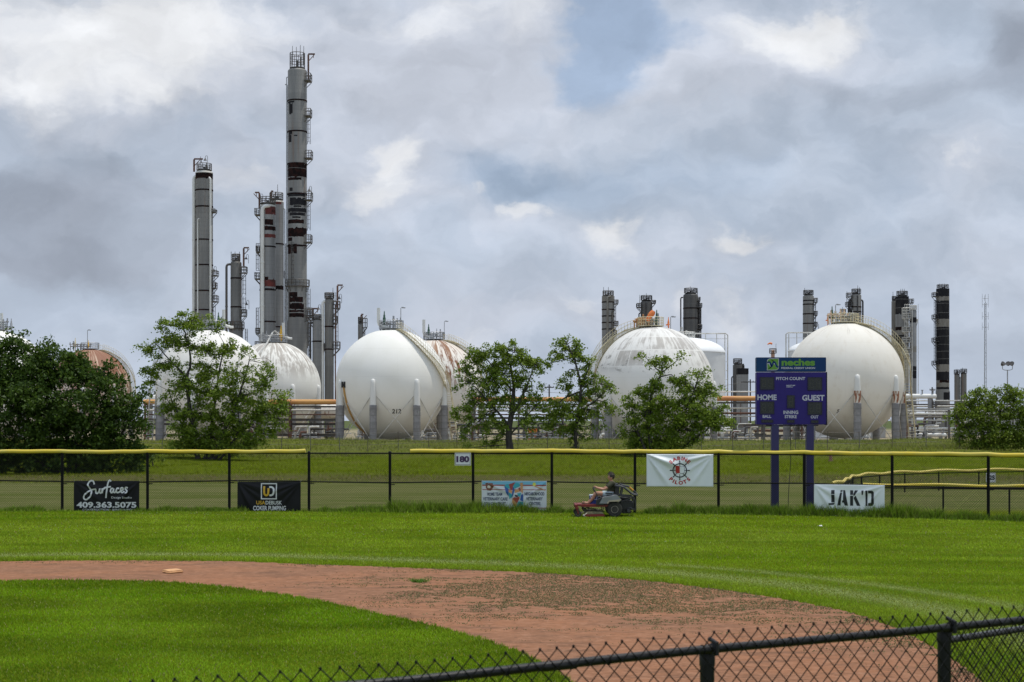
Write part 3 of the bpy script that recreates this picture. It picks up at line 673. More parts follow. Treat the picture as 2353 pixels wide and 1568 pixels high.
sphere_tank('storage sphere at the far left, only its crown above the bush', -12, 759, 127, 254, M_CLEAN, pier0=0, valves=[('vent', 4, 756, 36), ('manifold', -8, 755, 24), ('relief', 26, 757, 26, 0, M['galv'])], detail=False)
sphere_tank('patchy grey stained storage sphere with its stair down the left side', 1503, 751, 136, 237, sphere_mat('patched tank paint', (.74, .73, .70), 'plates', seed=11.0), pier0=-9,
  stair=([(13,-92),(30,-90),(47,-90),(60,-90),(70,-92),(82,-95),(96,-100)], (-9.8, 1.2, .0)), railm=M['ysteel'],
  valves=[('relief', 1509, 745, 34), ('manifold', 1478, 746, 20, 0, mat('orange rusty fittings', (.45, .24, .10), .7)), ('relief', 1536, 752, 24, 0, M['orange']), ('manifold', 1497, 746, 14), ('lamp', 1541, 752, 22)], plat_off=-.06,
  extra=lambda root, r, cz, s: MB().tube([((1487-1503)*s, 0, Z(738, 237)-GZ), ((1494-1503)*s, 0, Z(726, 237)-GZ), ((1499-1503)*s, 0, Z(720, 237)-GZ), ((1502-1503)*s, 0, Z(715, 237)-GZ)], [.35, .42, .45, .3], 12).build('orange_cover', M['orange'], root))
sphere_tank('cream storage sphere on rust patched legs beside the purple scoreboard', 1941, 742, 133, 243, sphere_mat('cream tank paint', (.75, .72, .655), 'cream', seed=13.0), pier0=0, rusty_pier=True,
  stair=([(13,40),(25,56),(42,64),(55,70),(68,76),(80,82),(92,88)], (9.9, -.6, .0)), railm=M['ysteel'],
  valves=[('relief', 1912, 737, 34), ('lamp', 1920, 732, 30), ('manifold', 1925, 736, 22, 0, mat('peach fittings', (.58, .42, .28), .6)), ('manifold', 1940, 738, 20), ('relief', 1902, 741, 20, 0, M['orange']), ('vent', 1921, 735, 20)], plat_r=.24, number=('5', 1903.5, 946, 8))
# ------------------------------------------------------------------ refinery columns
def tower(label, x0, x1, ytop, Y, m_='clad', name='refinery_column', cat='refinery tower', bands=(), rings=(), plats=(), ladders=(), pipes=(), davit=None, lamps=(), top=(.8, 14), steel='steel', base=None, masts=(), dome=.42, pale=False, group='tall refinery columns'):
    s = Y/FPX; r = (x1-x0)/2*s; cx = (x0+x1)/2; zl = lambda py: Z(py, Y)-GZ; H = zl(ytop); sm = M[steel]
    root = thing(name, label, cat, (X(cx, Y), Y, GZ), group=group)
    xl = lambda px: (px-cx)*s
    mats = [M[m_], M['rust_skin'], M['red_skin'], M['black_skin'], M['tan_skin'], M['clad_l'], mat('weathered white dome', (.50, .49, .45), .6, 0, (.33, .29, .24), .8, lo=.45, hi=.7)]
    mb = MB(); dh = r*dome; q = []
    if base: q += [(r*base[1], 0), (r*base[1], zl(base[0])), (r, zl(base[0])+r*.35)]
    else: q += [(r, 0)]
    dm = [(r, H-dh)]+[(r*math.cos(t), H-dh+dh*math.sin(t)) for t in np.linspace(.25, 1.45, 6)]+[(0, H)]
    if pale: mb.lathe(q+[(r, H-dh)], n=40); mb.k = 6; mb.lathe([(r*1.02, H-dh)]+[(a_*1.02, b_+.03) for a_, b_ in dm], n=40); mb.k = 0
    else: mb.lathe(q+dm, n=40)
    for z_ in rings:
        mb.k = 1; mb.lathe([(r*1.0, zl(z_)-.14), (r*1.035, zl(z_)-.14), (r*1.035, zl(z_)+.14), (r*1.0, zl(z_)+.14)], n=40)
    rr_ = random.Random(int(x0*13+ytop))
    for (ya, yb, pa, pb, k) in bands:
        if x1-x0 > 30 and k != 4: pa -= 1.6; pb += 2.2
        mb.k = k; a0 = math.asin(max(-1, min(1, xl(pa)/r))); a1 = math.asin(max(-1, min(1, xl(pb)/r)))
        if pa <= x0: a0 = -2.2
        if pb >= x1: a1 = 2.2
        n = max(3, int((a1-a0)/.13)); za, zb = zl(yb), zl(ya); j = min(.35, (zb-za)*.25); rb = r*(base[1] if base and ya > base[0] else 1.0)*1.004; vs = []
        ja = [za+(rr_.uniform(-j, j) if rr_.random() < .16 else 0) for _ in range(n+1)]; jb = [zb+(rr_.uniform(-j, j) if rr_.random() < .16 else 0) for _ in range(n+1)]
        for i in range(n+1):
            a = a0+(a1-a0)*i/n; vs += [(rb*math.sin(a), -rb*math.cos(a), ja[i]), (rb*math.sin(a), -rb*math.cos(a), jb[i])]
        mb.add(vs, [(2*i, 2*i+2, 2*i+3, 2*i+1) for i in range(n)])
        if zb-za > 2.2 and k in (1, 2, 3):                                   # left-over straps
            mb.k = 0
            for e in range(int((zb-za)/1.6)):
                zz = za+(zb-za)*(e+.7)/max(1, int((zb-za)/1.6)); t_ = rr_.uniform(-.25, .25); mb.add([(rb*1.006*math.sin(a0+(a1-a0)*i/n), -rb*1.006*math.cos(a0+(a1-a0)*i/n), zz+t_*i/n+d) for i in range(n+1) for d in (-.035, .035)], [(2*i, 2*i+2, 2*i+3, 2*i+1) for i in range(n)])
    mb.build('shell', mats, root)
    if top:
        rk, hp = top; rp = r*rk; z0 = H-dh*.15; hh = hp*s
        mb = MB(); mb.lathe([(rp*.15, z0), (rp*1.05, z0), (rp*1.05, z0+.12), (rp*.15, z0+.12)], n=20)
        for k in range(6):
            a = k*math.pi/3; mb.tube([(rp*.8*math.sin(a), rp*.8*math.cos(a), H-dh), (rp*.8*math.sin(a), rp*.8*math.cos(a), z0)], .07, 4)
        tp = mb.build('top_platform', sm, root)
        mb = MB(); rail_path(mb, arc(0, 0, z0+.1, rp, 0, 2*math.pi, 12), hh, .06, 4, mids=(.35, .68)); mb.build('railing', sm, tp)
        mb = MB(); mb.tube([(0, 0, H-.2), (0, 0, z0+.55*hh)], .22, 8); mb.tube([(r*.35, .1, H-.3), (r*.35, .1, z0+.8*hh)], .13, 8); mb.tube([(0, 0, z0+.4*hh), (r*.35, .1, z0+.4*hh)], .1, 8); mb.lathe([(.35, 0), (.4, .1), (.4, .3), (.2, .4)], c=(-r*.3, 0, H-.1), n=10); mb.build('top_valve', sm, root)
    for (yf, side, wpx, hpx) in plats:
        z_ = zl(yf); wd = wpx*s; hh = hpx*s; mb = MB()
        if side == 'F':
            ro = r+wd; mb.lathe([(r*1.01, z_-.12), (ro, z_-.12), (ro, z_), (r*1.01, z_)], n=28)
            for k in range(10):
                a = k*math.pi/5; mb.tube([(ro*.97*math.sin(a), ro*.97*math.cos(a), z_-.12), (r*math.sin(a), r*math.cos(a), z_-1.2)], .06, 4)
            pl = mb.build('platform', sm, root); mb = MB(); rail_path(mb, arc(0, 0, z_, ro, 0, 2*math.pi, 18), hh, .055, 4); mb.build('railing', sm, pl)
        else:
            sg = 1 if side == 'R' else -1; xa, xb = sg*r*.72, sg*(r+wd); yd = min(1.3, r*.75)
            mb.box((min(xa, xb), -yd, z_-.18), (max(xa, xb), yd, z_))
            for yy in (-yd*.9, yd*.9): mb.tube([(xb*.98, yy, z_-.15), (sg*r*.8, yy, z_-1.0-wd*.5)], .07, 4)
            pl = mb.build('platform', sm, root); mb = MB()
            rail_path(mb, [(sg*r*.9, -yd, z_), ((sg*r+xb)/2, -yd, z_), (xb, -yd, z_), (xb, 0, z_), (xb, yd, z_), ((sg*r+xb)/2, yd, z_), (sg*r*.9, yd, z_)], hh, .06, 4); mb.build('railing', sm, pl)
    for (ya, yb, pa, pb) in ladders:
        za, zb = zl(yb), zl(ya); xa, xb = xl(pa), xl(pb); yy = -math.sqrt(max(.04, r*r-min(abs(xa), r)**2))-.2 if max(abs(xa), abs(xb)) < r*1.02 else -.2
        mb = MB()
        for xx in (xa, xb): mb.tube([(xx, yy, za), (xx, yy, zb)], .06, 4)
        mb.tube([((xa+xb)/2, yy-.35, za+.5), ((xa+xb)/2, yy-.35, zb)], .045, 4)
        for i in range(int((zb-za)/.9)): mb.tube([(xa, yy, za+.45+i*.9), ((xa+xb)/2, yy-.35, za+.45+i*.9), (xb, yy, za+.45+i*.9)], .04, 4)
        for i in range(2+int((zb-za)/6)):
            zz = za+(zb-za)*i/(1+int((zb-za)/6)); mb.tube([(xa, yy, zz), (math.copysign(r*.9, xa) if abs(xa) > r*.9 else xa, yy*.6 if abs(xa) < r*.9 else 0, zz)], .05, 4)
        mb.build('ladder', sm, root)
    for (pc, wpx, ya, bend, pm) in pipes:
        rp = wpx*s/2; xx = xl(pc); front = abs(xx) < r*.97; yy = -math.sqrt(max(0, r*r-xx*xx))-rp*1.05 if front else -.3; zt = zl(ya); mb = MB(); pts = [(xx, yy, 0), (xx, yy, zt-2.2*rp)]
        if bend == 'up': pts = [(xx, yy, 0), (xx, yy, zt)]
        else:
            tx, ty = (xx+bend*3.2*rp, yy+(1.5*rp if front else .2)); pts += [(xx+bend*.3*rp, yy, zt-1.1*rp), (xx+bend*.95*rp, yy, zt-.35*rp), (xx+bend*2.0*rp, yy+.1, zt), (tx, ty, zt)]
        mb.tube(pts, rp, 12)
        for i in range(1, 5): mb.lathe([(rp*1.0, -.12), (rp*1.14, -.12), (rp*1.14, .12), (rp*1.0, .12)], c=(xx, yy, zt*i/5.3), n=12)
        mb.build('overhead_pipe', M[pm], root)
    if davit:
        pc, ya, yb, d, wpx = davit; xx = xl(pc); mb = MB(); t = .17
        mb.box((xx-t, -t, zl(yb)), (xx+t, t, zl(ya))); x2 = xx+d*wpx*s; mb.box((min(xx, x2), -t, zl(ya)-.02), (max(xx, x2), t, zl(ya)+.26)); mb.tube([(xx, 0, zl(ya)-1.4), (xx+d*1.2, 0, zl(ya)-.1)], .08, 4)
        mb.tube([(x2-d*.3, 0, zl(ya)), (x2-d*.3, 0, zl(ya)-.7)], .06, 4); mb.build('davit_crane', M['rpipe'] if steel == 'steel' else sm, root)
    for (pc, ya, d) in lamps:
        xx = xl(pc); zt = zl(ya); mb = MB(); w2 = 5.5*s
        mb.tube([(xx, 0, zt-12*s-.8), (xx, 0, zt-.3), (xx+d*w2*.3, 0, zt), (xx+d*w2*.75, 0, zt-.05), (xx+d*w2, 0, zt-.5)], .05, 5); mb.lathe([(.38, -.42), (.1, -.02), (0.06, .15)], c=(xx+d*w2, 0, zt-.6), n=10); mb.build('lamp', sm, root)
    for (pc, ya, yb) in masts:
        mb = MB(); mb.tube([(xl(pc), 0, zl(yb)), (xl(pc), 0, zl(ya))], [.09, .05], 5); mb.build('mast', sm, root)
    return root
YT = 330
tower('grey refinery column with tall white pipes running down both sides', 449.5, 489, 391, YT, 'clad', bands=[(400, 412, 440, 500, 1)], rings=(438, 476, 552, 610, 669, 713),
  plats=[(633, 'R', 11, 10), (693, 'R', 11, 13), (662, 'R', 8, 12), (487, 'R', 7, 5)], ladders=[(637, 690, 489, 494), (700, 760, 489, 495)], pipes=[(446, 7.5, 405, 1, 'wpipe'), (486, 5, 410, -1, 'wpipe'), (458, 3, 505, 1, 'wpipe')],
  davit=(446, 367, 395, 1, 20), lamps=[(477, 358, -1), (497, 612, -1)], masts=[(461, 360, 390), (474, 372, 392)], top=(.86, 14), pale=True)
tower('shorter grey column with a dark pipe bending over its left shoulder', 530, 555, 600, YT, 'clad_d', base=(744, 1.24), plats=[(627, 'R', 12, 13), (726, 'R', 11, 14), (754, 'F', 6, 14)], ladders=[(580, 603, 533, 552), (632, 680, 557, 565), (682, 722, 557, 565), (756, 800, 564, 569)],
  pipes=[(521, 5.5, 608, 1, 'steel')], davit=(560, 571, 612, 1, 12), lamps=[(571, 585, -1), (572, 690, -1)], top=(.75, 15), rings=(640, 706, 770))
tower('grey column with torn red patches and a white pipe down its front', 597, 633, 468, YT, 'clad_l', base=None,
  bands=[(477, 495, 614, 640, 2), (484, 490, 628, 640, 1), (506, 519, 613, 627, 1), (522, 531, 612, 640, 1), (540, 548, 612, 640, 2), (540, 548, 590, 602, 3), (644, 660, 590, 640, 2), (638, 646, 590, 617, 1), (664, 668, 590, 629, 3)], rings=(568, 667, 740),
  plats=[(494, 'L', 10, 13), (641, 'L', 10, 13), (765, 'L', 8, 10), (579, 'L', 7, 12), (797, 'L', 9, 11)], ladders=[(560, 622, 589, 595), (708, 770, 589, 594)], pipes=[(606, 9, 476, 1, 'wpipe')],
  davit=(596, 444, 480, -1, 10), lamps=[(604, 446, -1)], masts=[(610, 452, 470), (625, 440, 468)], top=(1.0, 14), pale=True)
tower('pale grey column close behind the red patched one', 618, 652, 459, 345, 'clad_l', bands=[(465, 472, 634, 646, 2), (658, 667, 610, 660, 1)], rings=(562, 752), pipes=[(655, 2.5, 480, -1, 'galv'), (657.5, 2, 560, 'up', 'galv')],
  davit=(623, 441, 465, 1, 5), masts=[(638, 424, 458), (634, 440, 458)], lamps=[(653, 620, 1)], top=(.9, 15), pale=True)
tower('tallest grey tower, scarred black and rust where its cladding is torn away', 661.5, 705, 157, YT, 'clad', base=(744, 1.04), rings=(233, 304, 378, 447, 566, 752),
  bands=[(236, 240, 661, 677, 3), (240, 264, 668, 673, 3), (305, 313, 667, 672, 3), (313, 330, 667, 670, 3), (314, 317, 680, 684, 3), (379, 409, 655, 710, 1), (411, 417, 664, 693, 1), (434, 442, 669, 673, 3), (446, 454, 664, 700, 3), (457, 474, 670, 702, 3), (475, 479, 679, 693, 3), (481, 490, 665, 702, 3),
   (491, 498, 669, 700, 3), (500, 504, 676, 691, 3), (507, 516, 664, 698, 1), (526, 541, 662, 703, 1), (540, 546, 664, 698, 1), (548, 556, 664, 672, 1), (563, 585, 664, 683, 1), (565.5, 569, 664, 696, 3), (673, 684, 668, 684, 1), (684, 696, 668, 696, 1), (698, 712, 668, 698, 1), (714, 719, 668, 698, 1), (721, 730, 668, 698, 1)],
  plats=[(186, 'R', 10, 15), (267, 'R', 10, 15), (364, 'R', 12, 16), (460, 'R', 12, 17), (557, 'R', 11, 16), (658, 'F', 6, 14), (724, 'R', 14, 15)], ladders=[(272, 332, 706.5, 713), (466, 530, 706.5, 713), (664, 722, 707, 713), (730, 800, 707, 712), (558, 655, 672, 678)],
  pipes=[(660, 2.6, 195, -1, 'galv'), (659, 2, 178, 1, 'galv')], davit=(708.5, 126, 188, 1, 15), lamps=[(716, 428, -1)], masts=[(672, 106, 150), (690, 104, 150), (698, 106, 150), (681, 108, 155)], top=(.78, 34), dome=.35)
tower('smooth dark grey column in front of the tall scarred tower', 718, 741, 734, 318, 'clad', rings=(785,), plats=[(735, 'L', 14, 10), (728, 'L', 12, 16)], pipes=[(713.5, 5, 742, 1, 'dsteel')], davit=(718, 711, 738, 1, 15), lamps=[(737, 700, -1)], ladders=[(740, 830, 708, 713)], top=(.9, 10))
tower('stained grey column with white pipe and a cluttered davit on top', 746, 767, 686, 318, 'clad_d', rings=(751, 803), plats=[(708, 'R', 14, 15), (742, 'R', 8, 15), (801, 'R', 14, 15), (800, 'L', 1, 10)], ladders=[(710, 745, 770, 777), (746, 798, 770, 777), (672, 706, 765, 772)],
  pipes=[(742, 6.5, 692, 1, 'wpipe'), (771, 3, 700, 'up', 'rpipe')], davit=(775.5, 657, 712, 1, 12), lamps=[(785, 676, -1)], masts=[(756, 672, 688), (765, 662, 688)], top=(1.0, 12))
tower('small distant grey column between the two groups', 822.5, 834.5, 744, 345, 'clad', plats=[(752, 'R', 9, 20)], masts=[(833, 723, 760)], ladders=[(755, 800, 836, 839)], top=(.9, 14), davit=(830, 724, 746, 1, 5))
YR = 400
tower('grey banded column with a pale pipe down its front, behind the stained sphere', 1383, 1412, 679, YR, 'clad', bands=[(681, 695, 1380, 1420, 4)], rings=(695, 712, 727, 742, 757), plats=[(698, 'R', 8, 8), (747, 'R', 8, 8), (768, 'R', 5, 8)], ladders=[(700, 790, 1411, 1415)],
  pipes=[(1395, 4.5, 683, 1, 'tan_skin'), (1406, 3, 715, 1, 'steel')], masts=[(1387, 660, 680), (1398, 660, 680)], top=(.86, 10), group='refinery columns behind the right spheres')
tower('short sooty column with an orange cover in front of it', 1472, 1499, 690, YR, 'clad_k', steel='dsteel', plats=[(706, 'L', 9, 8), (697, 'R', 7, 6)], pipes=[(1468, 3, 720, 1, 'dsteel'), (1483, 3, 698, 'up', 'dsteel')], masts=[(1470, 678, 712), (1485, 674, 690)], top=(.95, 10), group='refinery columns behind the right spheres')
tower('broad sooty column with a dark looped pipe, behind the white tank', 1570, 1604, 673, YR, 'clad_k', steel='dsteel', rings=(709, 732), plats=[(706, 'R', 8, 8), (755, 'R', 8, 8), (692, 'R', 4, 8)], ladders=[(710, 760, 1604, 1608), (690, 756, 1603, 1607)], pipes=[(1564, 3, 684, 1, 'dsteel'), (1606, 4, 690, -1, 'dsteel'), (1610, 3, 706, -1, 'dsteel')],
  masts=[(1586, 658, 676), (1603, 662, 690)], top=(.86, 10), group='refinery columns behind the right spheres')
tower('narrow grey column just right of the scoreboard', 1845, 1870, 677, YR, 'clad', rings=(700, 722, 744), bands=[(690, 693, 1840, 1880, 3)], steel='dsteel', plats=[(694, 'R', 7, 8), (724, 'R', 7, 8), (749, 'R', 7, 8), (766, 'R', 9, 6)], ladders=[(695, 760, 1870, 1874)], masts=[(1849, 662, 678), (1881, 745, 765)], top=(.92, 9), group='refinery columns behind the right spheres')
tower('grey column with a black side pipe above the cream sphere', 1956, 1979, 675, YR, 'clad', rings=(706, 717, 735), steel='dsteel', plats=[(703, 'L', 12, 8), (682, 'L', 10, 8), (718, 'L', 6, 8)], pipes=[(1982, 4, 690, -1, 'dsteel'), (1968, 2.5, 680, 'up', 'dsteel'), (1951, 7, 688, 1, 'dsteel')], masts=[(1971, 656, 674), (1975, 660, 674), (1946, 670, 700)], top=(.92, 10), group='refinery columns behind the right spheres')
tower('short dark vessel behind the crown of the cream sphere', 1930, 1944, 722, YR, 'clad_k', steel='dsteel', top=(.95, 10), masts=[(1936, 706, 722)], group='refinery columns behind the right spheres')
tower('black topped column with tan and dark bands, pale vessel at its left', 2058, 2088, 679, YR, 'clad', steel='dsteel', bands=[(682, 723, 2050, 2090, 3), (752, 760, 2050, 2090, 1), (771, 835, 2050, 2090, 3), (760, 771, 2050, 2090, 4)], plats=[(696, 'R', 9, 8)], masts=[(2070, 664, 680), (2074, 664, 680), (2078, 664, 680)], top=(.85, 9), group='refinery columns behind the right spheres')
tower('plain pale vessel standing against the black topped column', 2048.5, 2061, 691, 404, 'tan_skin', steel='dsteel', bands=[(770, 800, 2040, 2065, 4)], top=(.8, 9), masts=[(2052, 671, 691)], group='refinery columns behind the right spheres')
tower('slender pale column wrapped in open platforms', 2090, 2106, 712, 395, 'clad_l', steel='lsteel', bands=[(730, 742, 2080, 2110, 3), (796, 810, 2080, 2110, 4), (842, 870, 2080, 2110, 3)], plats=[(720, 'L', 16, 12), (731, 'L', 16, 10), (762, 'L', 16, 10), (786, 'L', 16, 10), (812, 'L', 15, 10), (740, 'R', 1, 6)], ladders=[(700, 900, 2078, 2084)], pipes=[(2094, 2.5, 706, 'up', 'lsteel')], masts=[(2110, 699, 930)], top=(1.05, 9), group='refinery columns behind the right spheres')
tower('isolated black and tan banded tower at the right', 2151.5, 2181, 664, YR, 'clad', steel='dsteel', base=(900, 1.08), bands=[(664, 682, 2140, 2190, 3), (692, 734, 2140, 2190, 3), (682, 692, 2140, 2190, 4), (734, 752, 2140, 2190, 4), (752, 838, 2140, 2190, 3), (838, 855, 2140, 2190, 4), (855, 874, 2140, 2190, 3), (874, 880, 2156, 2190, 1), (880, 890, 2140, 2190, 4), (890, 902, 2140, 2190, 3), (902, 921, 2164, 2190, 3)],
  plats=[(681, 'L', 8, 8), (732, 'L', 8, 8), (785, 'L', 8, 8), (838, 'L', 8, 8)], ladders=[(690, 838, 2146, 2149.5)], masts=[(2159, 652, 666), (2165, 652, 666), (2170, 652, 666)], top=(.9, 9), group='refinery columns behind the right spheres')
tower('low twin vessel with a railed top near the radio mast', 2193, 2205, 860, 380, 'clad_d', steel='dsteel', top=(1.1, 9), masts=[(2199, 848, 862)], group='refinery columns behind the right spheres')
tower('low grey vessel right beside the twin railed one', 2208, 2221, 858, 380, 'clad_d', steel='dsteel', top=(1.1, 9), pipes=[(2206, 3, 866, 'up', 'galv')], masts=[(2212, 845, 860)], group='refinery columns behind the right spheres')
tower('soot black column left of the scoreboard', 1684, 1706, 836, 380, 'clad_k', steel='dsteel', plats=[(846, 'R', 2, 9)], pipes=[(1681, 3, 866, 1, 'dsteel')], masts=[(1703, 826, 838)], top=(.9, 11), ladders=[(840, 930, 1707, 1710)], group='refinery columns behind the right spheres')
# square grey tower with a black top, beside the sooty column
s_ = 372/FPX; root = thing('furnace_stack', 'square pale grey furnace stack with a black top, left of the scoreboard', 'furnace stack', (X(1706, 372), 372, GZ))
MB().rbox((-12*s_, -1.2, 0), (12*s_, 1.2, Z(861, 372)-GZ), .04).build('body', M['clad_l'], root); MB().rbox((-12.4*s_, -1.26, Z(861, 372)-GZ), (12.4*s_, 1.26, Z(847, 372)-GZ), .05).build('top', M['black_skin'], root)
mb = MB(); mb.tube([(-.6, -1.28, 2), (-.6, -1.28, 7.5), (.5, -1.28, 7.8), (.6, -1.28, 8.4)], .07, 6); mb.build('pipe', M['rpipe'], root)
# flare column with wind sock
root = thing('windsock_tower', 'thin rusty tower carrying a small orange windsock above the scoreboard', 'tower', (X(1776, 380), 380, GZ)); s_ = 380/FPX
mb = MB(); mb.lathe([(.45, 0), (.45, Z(806, 380)-GZ), (.2, Z(804, 380)-GZ)], n=16); mb.build('column', mat('salmon faded steel', (.45, .28, .20), .7, 0, (.32, .18, .12), 2.0), root)
mb = MB(); z_ = Z(812, 380)-GZ; mb.lathe([(.3, z_-.1), (.85, z_-.1), (.85, z_), (.3, z_)], n=16); pl = mb.build('platform', M['steel'], root); mb = MB(); rail_path(mb, arc(0, 0, z_, .85, 0, 2*math.pi, 10), 1.1, .05, 4); mb.build('railing', M['steel'], pl)
mb = MB(); zt = Z(790, 380)-GZ; mb.tube([(.75, 0, z_), (.75, 0, zt)], .05, 5); mb.build('mast', M['steel'], root)
mb = MB(); mb.tube([(-.2, 0, zt-.1), (-.5, 0, zt+.1), (-.9, 0, zt+.05), (-1.3, 0, zt-.2)], [.24, .26, .2, .12], 10); mb.build('windsock', M['orange'], root)

# ------------------------------------------------------------------ cylindrical tanks, vessels
def tank(label, px, eave, apex, Rpx, Y, frame):
    s = Y/FPX; r = Rpx*s; root = thing('storage_tank', label, 'storage tank', (X(px, Y), Y, GZ)); he = Z(eave, Y)-GZ; ha = Z(apex, Y)-GZ
    mb = MB(); mb.lathe([(r, 0), (r, he)], n=72); mb.build('wall', mat('white tank wall', (.70, .71, .71), .5, 0, (.60, .61, .61), .3), root)
    mb = MB(); mb.lathe([(r*1.012, he-.15), (r*1.012, he+.03)]+[(r*math.cos(t), he+.03+(ha-he)*math.sin(t)**1.1) for t in np.linspace(.12, 1.5, 9)]+[(0, ha)], n=72); mb.build('roof', mat('bright white roof', (.82, .83, .83), .45), root)
    mb = MB(); rail_path(mb, arc(0, 0, ha-.6, r*.28, 0, 2*math.pi, 18), 1.6, .06, 4); mb.tube([(-.3, 0, ha-.3), (-.3, 0, ha+2.0)], .2, 8); mb.tube([(.6, 0, ha-.3), (.6, 0, ha+1.4)], .15, 8); mb.build('roof_railing', M['lsteel'], root)
    mb = MB(); sg, zt = frame[0], Z(frame[1], Y)-GZ; xo = sg*(r+.55)
    mb.tube([(0, -.3, zt), (xo-sg*.4, -.3, zt), (xo, -.3, zt-.3), (xo, -.3, 0)], .12, 8); mb.tube([(xo-sg*.55, -.3, zt-.2), (xo-sg*.55, -.3, 0)], .10, 8); mb.tube([(0, -.3, zt-1.0), (xo, -.3, zt-1.0)], .05, 6)
    for k in range(3): xx = xo*(.25+.25*k); mb.tube([(xx, -.3, zt), (xx, -.3, ha-(ha-he)*(.25+.25*k)**2)], .08, 6)
    for k in range(9): mb.tube([(xo, -.3, 1+k*1.7), (xo-sg*.55, -.3, 1+k*1.7)], .04, 4)
    mb.build('pipe_frame', M['lsteel'], root)
    mb = MB()
    for k in range(20):
        a = .9+sg*0+k*.05; xx, yy = sg*(r+.5)*math.sin(a), -(r+.5)*math.cos(a); mb.box((xx-.45, yy-.2, k*.42), (xx+.45, yy+.2, k*.42+.06))
    rail_path(mb, [(sg*(r+.95)*math.sin(.9+k*.05), -(r+.95)*math.cos(.9+k*.05), k*.42) for k in range(0, 20, 2)], 1.1, .04, 4); mb.build('stair', M['ysteel'], root)
tank('white flat walled tank with a domed roof behind the stained sphere', 1570, 810, 776, 95, 300, (1, 767))
tank('white domed tank mostly hidden behind the scoreboard and cream sphere', 1905, 806, 780, 93, 300, (-1, 765))
def vessel(label, p0, p1, py, hpx, Y, m_, saddles=True, group=None):
    s = Y/FPX; L = (p1-p0)*s; r = hpx*s/2; root = thing('horizontal_vessel', label, 'pressure vessel', (X((p0+p1)/2, Y), Y, GZ), group=group); zc = Z(py, Y)-GZ
    mb = MB(); q = [(0, -L/2)]+[(r*math.sin(t), -L/2+r*.5*(1-math.cos(t))) for t in np.linspace(.3, 1.57, 5)]; q += [(a, -b) for a, b in q[::-1]]; mb.lathe(q, c=(0, 0, zc), n=28, axis='x'); mb.build('shell', m_, root)
    for xx in (-L*.33, L*.33): MB().box((xx-.3, -r*.6, 0), (xx+.3, r*.6, zc-r*.85)).build('saddle', M['conc'], root)
    mb = MB()
    for k in range(4): xx = -L*.4+k*L*.27; mb.tube([(xx, -r*.2, zc+r*.9), (xx, -r*.2, zc+r+.7)], .12, 8); mb.lathe([(.22, 0), (.22, .14)], c=(xx, -r*.2, zc+r+.6), n=10)
    mb.build('nozzle', M['galv'], root); return root
M_RV = mat('rust run white paint', (.68, .64, .58), .55, 0, (.28, .12, .06), .9, (1.6, 1, .25), .54, .66)
vessel('rust streaked white vessel lying behind the orange pipe', 700, 790, 946, 32, 305, M_RV, group='horizontal vessels in the yard')
vessel('small white vessel peeking out right of the big bush', 338, 385, 918, 22, 305, M['wpipe'], group='horizontal vessels in the yard')
vessel('long white vessel raised right of the cream sphere', 2060, 2152, 911, 11, 290, M['wpipe'], group='horizontal vessels in the yard')
vessel('low white vessel on the ground beside the right tree', 2095, 2175, 1000, 9, 275, M['wpipe'], group='horizontal vessels in the yard')

# ------------------------------------------------------------------ pipe racks and yard clutter
def rack(label, p0, p1, Y, pipes, beams, posts, m_post='rpipe', m_beam='steel'):
    s = Y/FPX; root = thing('pipe_rack', label, 'pipe rack', (X((p0+p1)/2, Y), Y, GZ)); L = (p1-p0)*s; zl = lambda py: Z(py, Y)-GZ
    for i, (py, hpx, mm, dep) in enumerate(pipes):
        mb = MB(); rr = hpx*s/2; mb.tube([(-L/2-dep*.2, dep, zl(py)), (0, dep, zl(py)), (L/2+dep*.2, dep, zl(py))], rr, 10)
        for k in range(1, int(L/6)): mb.lathe([(rr, -.1), (rr*1.15, -.1), (rr*1.15, .1), (rr, .1)], c=(-L/2+k*6, dep, zl(py)), n=10, axis='x')
        mb.build('pipe', M[mm], root)
    for (py, hpx, dep) in beams:
        mb = MB(); h = hpx*s/2; z_ = zl(py); mb.box((-L/2, dep-.15, z_-h), (L/2, dep+.15, z_-h+.08)); mb.box((-L/2, dep-.15, z_+h-.08), (L/2, dep+.15, z_+h)); mb.box((-L/2, dep-.04, z_-h+.08), (L/2, dep+.04, z_+h-.08)); mb.build('beam', M[m_beam], root)
    top = max([zl(b[0]) for b in beams]+[zl(p[0]) for p in pipes])
    n = max(2, int(L/posts)+1)
    for k in range(n):
        xx = -L/2+.4+(L-.8)*k/(n-1)
        mb = MB()
        for yy in (-.55, 1.6): mb.box((xx-.17, yy-.17, 0), (xx+.17, yy+.17, top-.15))
        mb.box((xx-.12, -.36, top-.6), (xx+.12, 1.4, top-.35)); mb.tube([(xx, -.3, top-1.6), (xx+.9, -.3, top-.4)], .07, 4); mb.build('post', M[m_post], root)
    return root
rack('orange pipe on rusty posts between the bush and the clean sphere', 330, 782, 270, [(924, 12, 'opipe', .3), (943, 5, 'wpipe', 1.0), (953, 3, 'rpipe', .6)], [(935, 4, -.35), (965, 6, -.35), (975, 5, .9), (1000, 6, -.35)], 7.3)
rack('orange pipe rack running behind the three middle trees', 1085, 1400, 275, [(918, 11, 'opipe', .3), (935, 4, 'wpipe', .9), (944, 5, 'lsteel', 1.2), (953, 3, 'rpipe', .5)], [(930, 4, -.35), (961, 5, -.35), (985, 5, .9), (998, 5, -.35)], 7.0, 'steel')
rack('faded orange pipe rack left of the scoreboard', 1610, 1760, 272, [(916, 12, 'opipe', .3), (938, 4, 'wpipe', .6), (950, 5, 'rpipe', 1.0), (957, 3, 'lsteel', .2), (900, 3, 'wpipe', 1.4)], [(926, 4, -.35), (978, 7, -.35), (1000, 7, -.35)], 6.2, 'steel')
